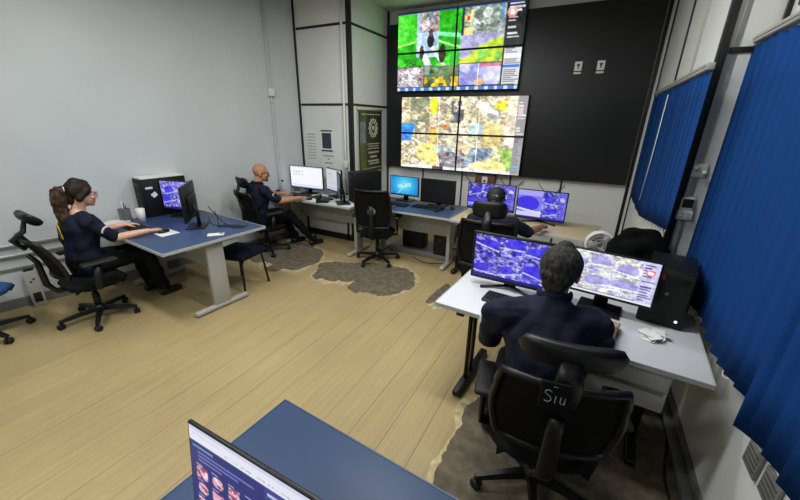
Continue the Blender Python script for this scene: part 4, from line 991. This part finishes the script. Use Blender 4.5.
    q = MB(); rg = [(sp[3] + up * cz - up * .006 + cF * .004) + (shX * math.cos(t * PI / 12) * (.086 if female else .072) * bw + cF * math.sin(t * PI / 12) * (.080 if female else .072) * bw) + up * (.012 if math.sin(t * PI / 12) < .3 else -.012) for t in range(24)]
    q.tube(rg, .006 if female else .013, 8, closed=True, flat=(.5, 1.5)); q.build('collar', M[shirt_m], s_)
    # ---- trousers and shoes
    q = MB(); loft(q, [(sp[0] - up0 * .10, X, F, .17, .12), (sp[0], X, F, .186, .138), (sp[0] + up0 * .09, X, F, .17, .13)])
    for s in 'lr':
        hip = g['pelvis'] + X * (.095 * (-1 if s == 'l' else 1)) - Vector((0, 0, .01)); q.cap(hip, g['k' + s], .090, .070); q.cap(g['k' + s], g['a' + s], .068, .052)
    remesh(q.build('trousers', M['trousers'], body), .009, 3, disp=(.014, 12, (1, 1, 1)))
    for s in 'lr':
        a = g['a' + s]; td = Vector(P['toe_' + s]) if 'toe_' + s in P else F
        q = MB(); base = Vector((a.x, a.y, a.z - .085)); q.cap(a + Vector((0, 0, .06)), a, .050, .047); q.cap(base - td * .03 + Vector((0, 0, .045)), base + td * .13 + Vector((0, 0, .038)), .044, .036); q.cap(a, base + Vector((0, 0, .05)), .046, .046)
        fl = base.z
        for v in q.bm.verts: v.co.z = max(v.co.z, fl)
        q.build('shoe', M['shoe'], body)
    for s in (-1, 1):
        q = MB(); q.ell(T((s * .031, .0765, .002)), (.0125, .0105, .0065), Hm, 12, 8); ey = q.build('eye', M['eyew'], body); q = MB(); q.ell(T((s * .031, .0855, .002)), (.0048, .0022, .0048), Hm, 10, 6); q.build('iris', M['eyed'], ey)
    return body, T, Hm, g, (X, F, shX, cF, up, sp)
Dn = (0, 0, -1)
# -- woman at the left desk
wb, T, Hm, g, ax = person((-4.0, 1.38), R(-4), 'woman with dark ponytail and glasses in navy uniform typing at the left desk', dict(
    pelvis=(-4.0, 1.33, .53), chest=(-3.99, 1.345, .86), neck=(-3.985, 1.375, 1.03), head=(-3.98, 1.43, 1.16), head_rot=(R(-2), R(-4)),
    sl=(-4.16, 1.38, .95), sr=(-3.82, 1.36, .95), el=(-4.14, 1.55, .76), er=(-3.76, 1.52, .76), wl=(-4.06, 1.72, .79), wr=(-3.66, 1.745, .785),
    hl=((.15, 1, -.05), Dn, (1, 0, 0), .5), hr=((.10, 1, -.06), Dn, (-1, 0, 0), .45),
    kl=(-4.1, 1.78, .51), kr=(-3.88, 1.78, .50), al=(-4.08, 1.84, .09), ar=(-3.84, 1.86, .09)), 'skin_f', female=True, sleeve=.85)
q = MB(); q.ell(T((0, -.022, .040)), (.086, .102, .090), Hm, 22, 14)
for s in (-1, 1): q.cap(T((s * .066, .03, .05)), T((s * .075, -.04, -.03)), .026, .03); 
q.cap(T((0, -.09, .0)), T((0, -.085, -.05)), .045, .04); q.cap(T((0, .03, .095)), T((0, -.04, .11)), .032, .04)
remesh(q.build('hair', M['hair_f'], wb), .005, 6, disp=(.004, 55, (1, 1, .3)))
q = MB(); pt = [T((0, -.115, .045)), T((0, -.15, .03)), T((.01, -.165, -.05)), T((-.01, -.155, -.13)), T((.01, -.15, -.21)), T((0, -.135, -.29)), T((0, -.12, -.33))]; rr = [.03, .05, .055, .05, .048, .036, .012]
for a, c, r0, r1 in zip(pt, pt[1:], rr, rr[1:]): q.cap(a, c, r0, r1)
for k in range(9): t = .5 + k * .55; i = min(int(t), 5); c = pt[i].lerp(pt[i + 1], t - int(t)); q.ell(c + Vector((.028 * math.sin(k * 2.3), -.02 * math.cos(k * 1.7), 0)), (.033, .033, .042))
o = remesh(q.build('ponytail', M['hair_fl'], wb), .006, 1, disp=(.014, 40, (1, 1, .5))); o['label'] = 'wavy brown ponytail'
q = MB(); q.tube([T((.03 * math.cos(t * PI / 6), -.118 , .045 + .03 * math.sin(t * PI / 6))) for t in range(12)], .006, 6, closed=True); q.build('hair_tie', M['whitecloth'], wb)
def glasses(T, body, lens=None, r=.021):
    q = MB()
    for s in (-1, 1):
        q.tube([T((s * .032 + r * math.cos(t * PI / 8), .101, .002 + r * .85 * math.sin(t * PI / 8))) for t in range(16)], .0016, 6, closed=True)
        q.tube([T((s * .053, .10, .006)), T((s * .080, .05, .008)), T((s * .083, -.012, .004))], .0018, 6)
    q.tube([T((-.011, .103, .006)), T((.011, .103, .006))], .002, 6); gl = q.build('glasses', M['blackm'], body)
    if lens:
        for s in (-1, 1): q = MB(); q.lathe([(.001, -.001), (r, -.001), (r, .001), (.001, .001)], T((s * .032, .101, .002)), 16, Hm @ rx(PI / 2)); q.build('lens', M[lens], gl)
glasses(T, wb)
def patch(body, g, s, el, out, m, t0=.35, w=.016, r=.075, arc=1.0, name='sleeve_patch'):
    c = g[s].lerp(g[el], t0); d = (g[el] - g[s]).normalized(); o_ = (Vector(out) - d * Vector(out).dot(d)).normalized(); x = d.cross(o_)
    q = MB(); q.tube([c + (o_ * math.cos(a) + x * math.sin(a)) * r + d * .018 * (a / arc) ** 2 for a in [arc * (k / 6 - 1) for k in range(13)]], w / 2, 6, flat=(.3, 1)); q.build(name, M[m], body)
patch(wb, g, 'sr', 'er', (1, -.2, .3), 'whitecloth', .45, .020, .070, .6)
q = MB(); X, F, shX, cF, up, sp = ax
q.box(sp[2] - cF * .142 + shX * .03 - up * .02, (.05, .008, .13), rz(R(-4)) @ rx(R(3)), bev=.002); o = q.build('back_print', M['yellow'], wb); o['label'] = 'yellow print on the back'
# -- bald man
mb_, T, Hm, g, ax = person((-3.97, 3.32), R(-14), 'bald man in sunglasses and navy shirt at the pillar desk', dict(
    pelvis=(-3.95, 3.29, .52), chest=(-3.92, 3.29, .84), neck=(-3.91, 3.30, 1.01), head=(-3.885, 3.36, 1.135), head_rot=(R(-28), R(-6)),
    sl=(-4.11, 3.35, .92), sr=(-3.73, 3.255, .92), el=(-4.12, 3.58, .78), er=(-3.62, 3.40, .775), wl=(-3.92, 3.74, .79), wr=(-3.50, 3.67, .785),
    hl=((.35, 1, -.06), Dn, (1, 0, 0), .45), hr=((.1, 1, -.07), Dn, (-1, 0, 0), .5),
    kl=(-3.95, 3.68, .52), kr=(-3.72, 3.64, .52), al=(-3.85, 3.86, .09), ar=(-3.55, 3.92, .09), toe_l=(.25, .97, 0), toe_r=(.35, .94, 0)), 'skin_m', sleeve=.8)
glasses(T, mb_, 'lens', .023)
q = MB(); q.cap(T((-.04, .088, -.052)), T((.04, .088, -.052)), .004, .004); q.ell(T((0, .074, -.092)), (.03, .02, .018), Hm); o = q.build('goatee', M['hair_k'], mb_)
patch(mb_, g, 'sr', 'er', (1, -.2, .3), 'whitecloth', .4, .014, .077, .35)
# -- person in a cap
cb, T, Hm, g, ax = person((-.75, 3.42), R(-2), 'person in a black cap seen from behind at the beige desk', dict(
    pelvis=(-.75, 3.42, .51), chest=(-.75, 3.44, .80), neck=(-.755, 3.47, .965), head=(-.765, 3.52, 1.085), head_rot=(R(4), R(-14)),
    sl=(-.95, 3.46, .89), sr=(-.55, 3.45, .89), el=(-.97, 3.66, .78), er=(-.42, 3.58, .80), wl=(-.86, 3.90, .79), wr=(-.32, 3.80, .82),
    hl=((.1, 1, -.06), Dn, (1, 0, 0), .5), hr=((.1, 1, -.05), Dn, (-1, 0, 0), .7),
    kl=(-.86, 3.86, .52), kr=(-.64, 3.86, .52), al=(-.87, 3.92, .09), ar=(-.63, 3.92, .09)), 'skin_d', sleeve=.9)
q = MB(); q.ell(T((0, -.016, .028)), (.083, .102, .088), Hm); q.cap(T((0, -.09, -.02)), T((0, -.075, -.07)), .035, .03); remesh(q.build('hair', M['hair_k'], cb), .006, 2)
q = MB(); q.lathe([(.092, 0), (.094, .03), (.088, .065), (.068, .095), (.035, .112), (.001, .116)], T((0, -.012, .028)), 24, Hm)
q.rings([[T((x * .09, .075 + .085 * math.sqrt(max(0, 1 - x * x * .9)) * k, .036 - .012 * k + z)) for x in [i / 6 - 1 for i in range(13)]] + [T((x * .09, .06, .036 + z)) for x in [1 - i / 6 for i in range(13)]] for k, z in ((1, -.003), (1, .003))], smooth=False)
cp = q.build('cap', M['blackm'], cb)
q = MB(); q.box(T((.01, -.108, .05)), (.05, .004, .016), Hm @ rx(.1)); o = q.build('cap_print', M['inkl'], cp); o['label'] = 'grey print on the cap'
# -- grey-haired man in front
gb, T, Hm, g, ax = person((0.02, 1.50), R(10), 'grey-haired man in navy shirt, back to the camera, at the white desk', dict(
    pelvis=(0.02, 1.46, .52), chest=(-.035, 1.56, .895), neck=(-.035, 1.615, 1.085), head=(-.028, 1.66, 1.195), head_rot=(R(-22), R(-14)),
    sl=(-.255, 1.53, .975), sr=(.150, 1.61, .99), el=(-.315, 1.68, .73), er=(.205, 1.77, .80), wl=(-.20, 1.93, .785), wr=(.265, 1.985, .79),
    hl=((.2, 1, -.06), Dn, (1, 0, 0), .5), hr=((.1, 1, -.05), Dn, (-1, 0, 0), .55),
    kl=(-.22, 1.84, .52), kr=(.10, 1.90, .52), al=(-.28, 1.80, .09), ar=(.08, 1.95, .09)), 'skin_m', sleeve=.95)
q = MB(); q.ell(T((0, -.020, .032)), (.091, .106, .092), Hm, 22, 14); q.ell(T((0, -.045, -.015)), (.078, .078, .062), Hm, 22, 14); q.ell(T((0, -.062, -.055)), (.056, .045, .05), Hm)
for s in (-1, 1): q.cap(T((s * .062, .02, .03)), T((s * .064, -.02, .0)), .024, .024)
q.cap(T((0, .05, .088)), T((0, -.02, .105)), .035, .04)
remesh(q.build('hair', M['hair_g'], gb), .0045, 5, disp=(.0022, 60, (1, 1, .4)))
patch(gb, g, 'sl', 'el', (-1, -.3, .3), 'whitecloth', .2, .014, .080, .5); patch(gb, g, 'sl', 'el', (-1, -.2, .3), 'whitecloth', .42, .012, .077, .35)
# -- jacket heap
q = MB(); rs = random.Random(2)
for k in range(26):
    a = rs.random() * 2 * PI; r_ = rs.random() ** .5; q.ell((.13 * r_ * math.cos(a) + .03, .16 * r_ * math.sin(a), .36 + .10 * rs.random() + .20 * (1 - r_)), (.08, .09, .07), n=12, m=8)
q.cap((-.04, .05, .5), (-.17, -.05, .22), .07, .06); q.cap((-.17, -.05, .22), (-.16, -.08, .05), .06, .05); q.cap((.1, .1, .5), (.16, -.02, .38), .07, .06); q.cap((.0, .0, .58), (.1, .0, .60), .07, .05); q.ell((.02, 0, .28), (.16, .2, .26))
o = remesh(q.build('jacket', M['jacket']), .012, 2, disp=(.035, 9, (1, 1, 1)))
zmin = min(v.co.z for v in o.data.vertices)
tag(o, 'heaped black jacket behind the white desk below the far blue blind', 'jacket'); o.location = (0.36, 2.735, .50 - zmin); o.scale = (1.12, .8, 1.06)

# cable on the floor by the right wall
q = MB(); q.tube([(.70 + .03 * math.sin(t * .9), 2.5 - t * .12, .008) for t in range(15)], .007, 6); tag(q.build('floor_cable', M['blackm']), 'black cable along the floor below the right wall', 'cable')
q = MB(); q.box((0, 0, .02), (.05, 2.4, .04), bev=.004); o = tag(q.build('cable_trunking', M['greyd']), 'grey floor trunking along the right wall', 'trunking'); o.location = (.752, 1.5, 0)

# ---------------------------------------------------------------- world, camera
w = bpy.data.worlds.new('world'); S.world = w; w.use_nodes = True
w.node_tree.nodes['Background'].inputs[0].default_value = (0.02, 0.025, 0.035, 1); w.node_tree.nodes['Background'].inputs[1].default_value = 0.3
cam = bpy.data.cameras.new('camera'); co = bpy.data.objects.new('camera', cam); COL.objects.link(co); S.camera = co
cam.sensor_fit = 'HORIZONTAL'; cam.sensor_width = 36.0; cam.lens = 36.0 * 350.685 / 800.0; cam.clip_start = 0.02
RM = Matrix(((0.88369, -0.176738, 0.433422), (0.467734, 0.298272, -0.832021), (0.017772, 0.937975, 0.346246)))
co.matrix_world = Matrix.Translation((0, 0, 1.83)) @ RM.to_4x4()
S.view_settings.view_transform = 'Standard'; S.view_settings.look = 'None'; S.view_settings.exposure = 0.0; S.view_settings.gamma = 1.0; S.view_settings.use_curve_mapping = False
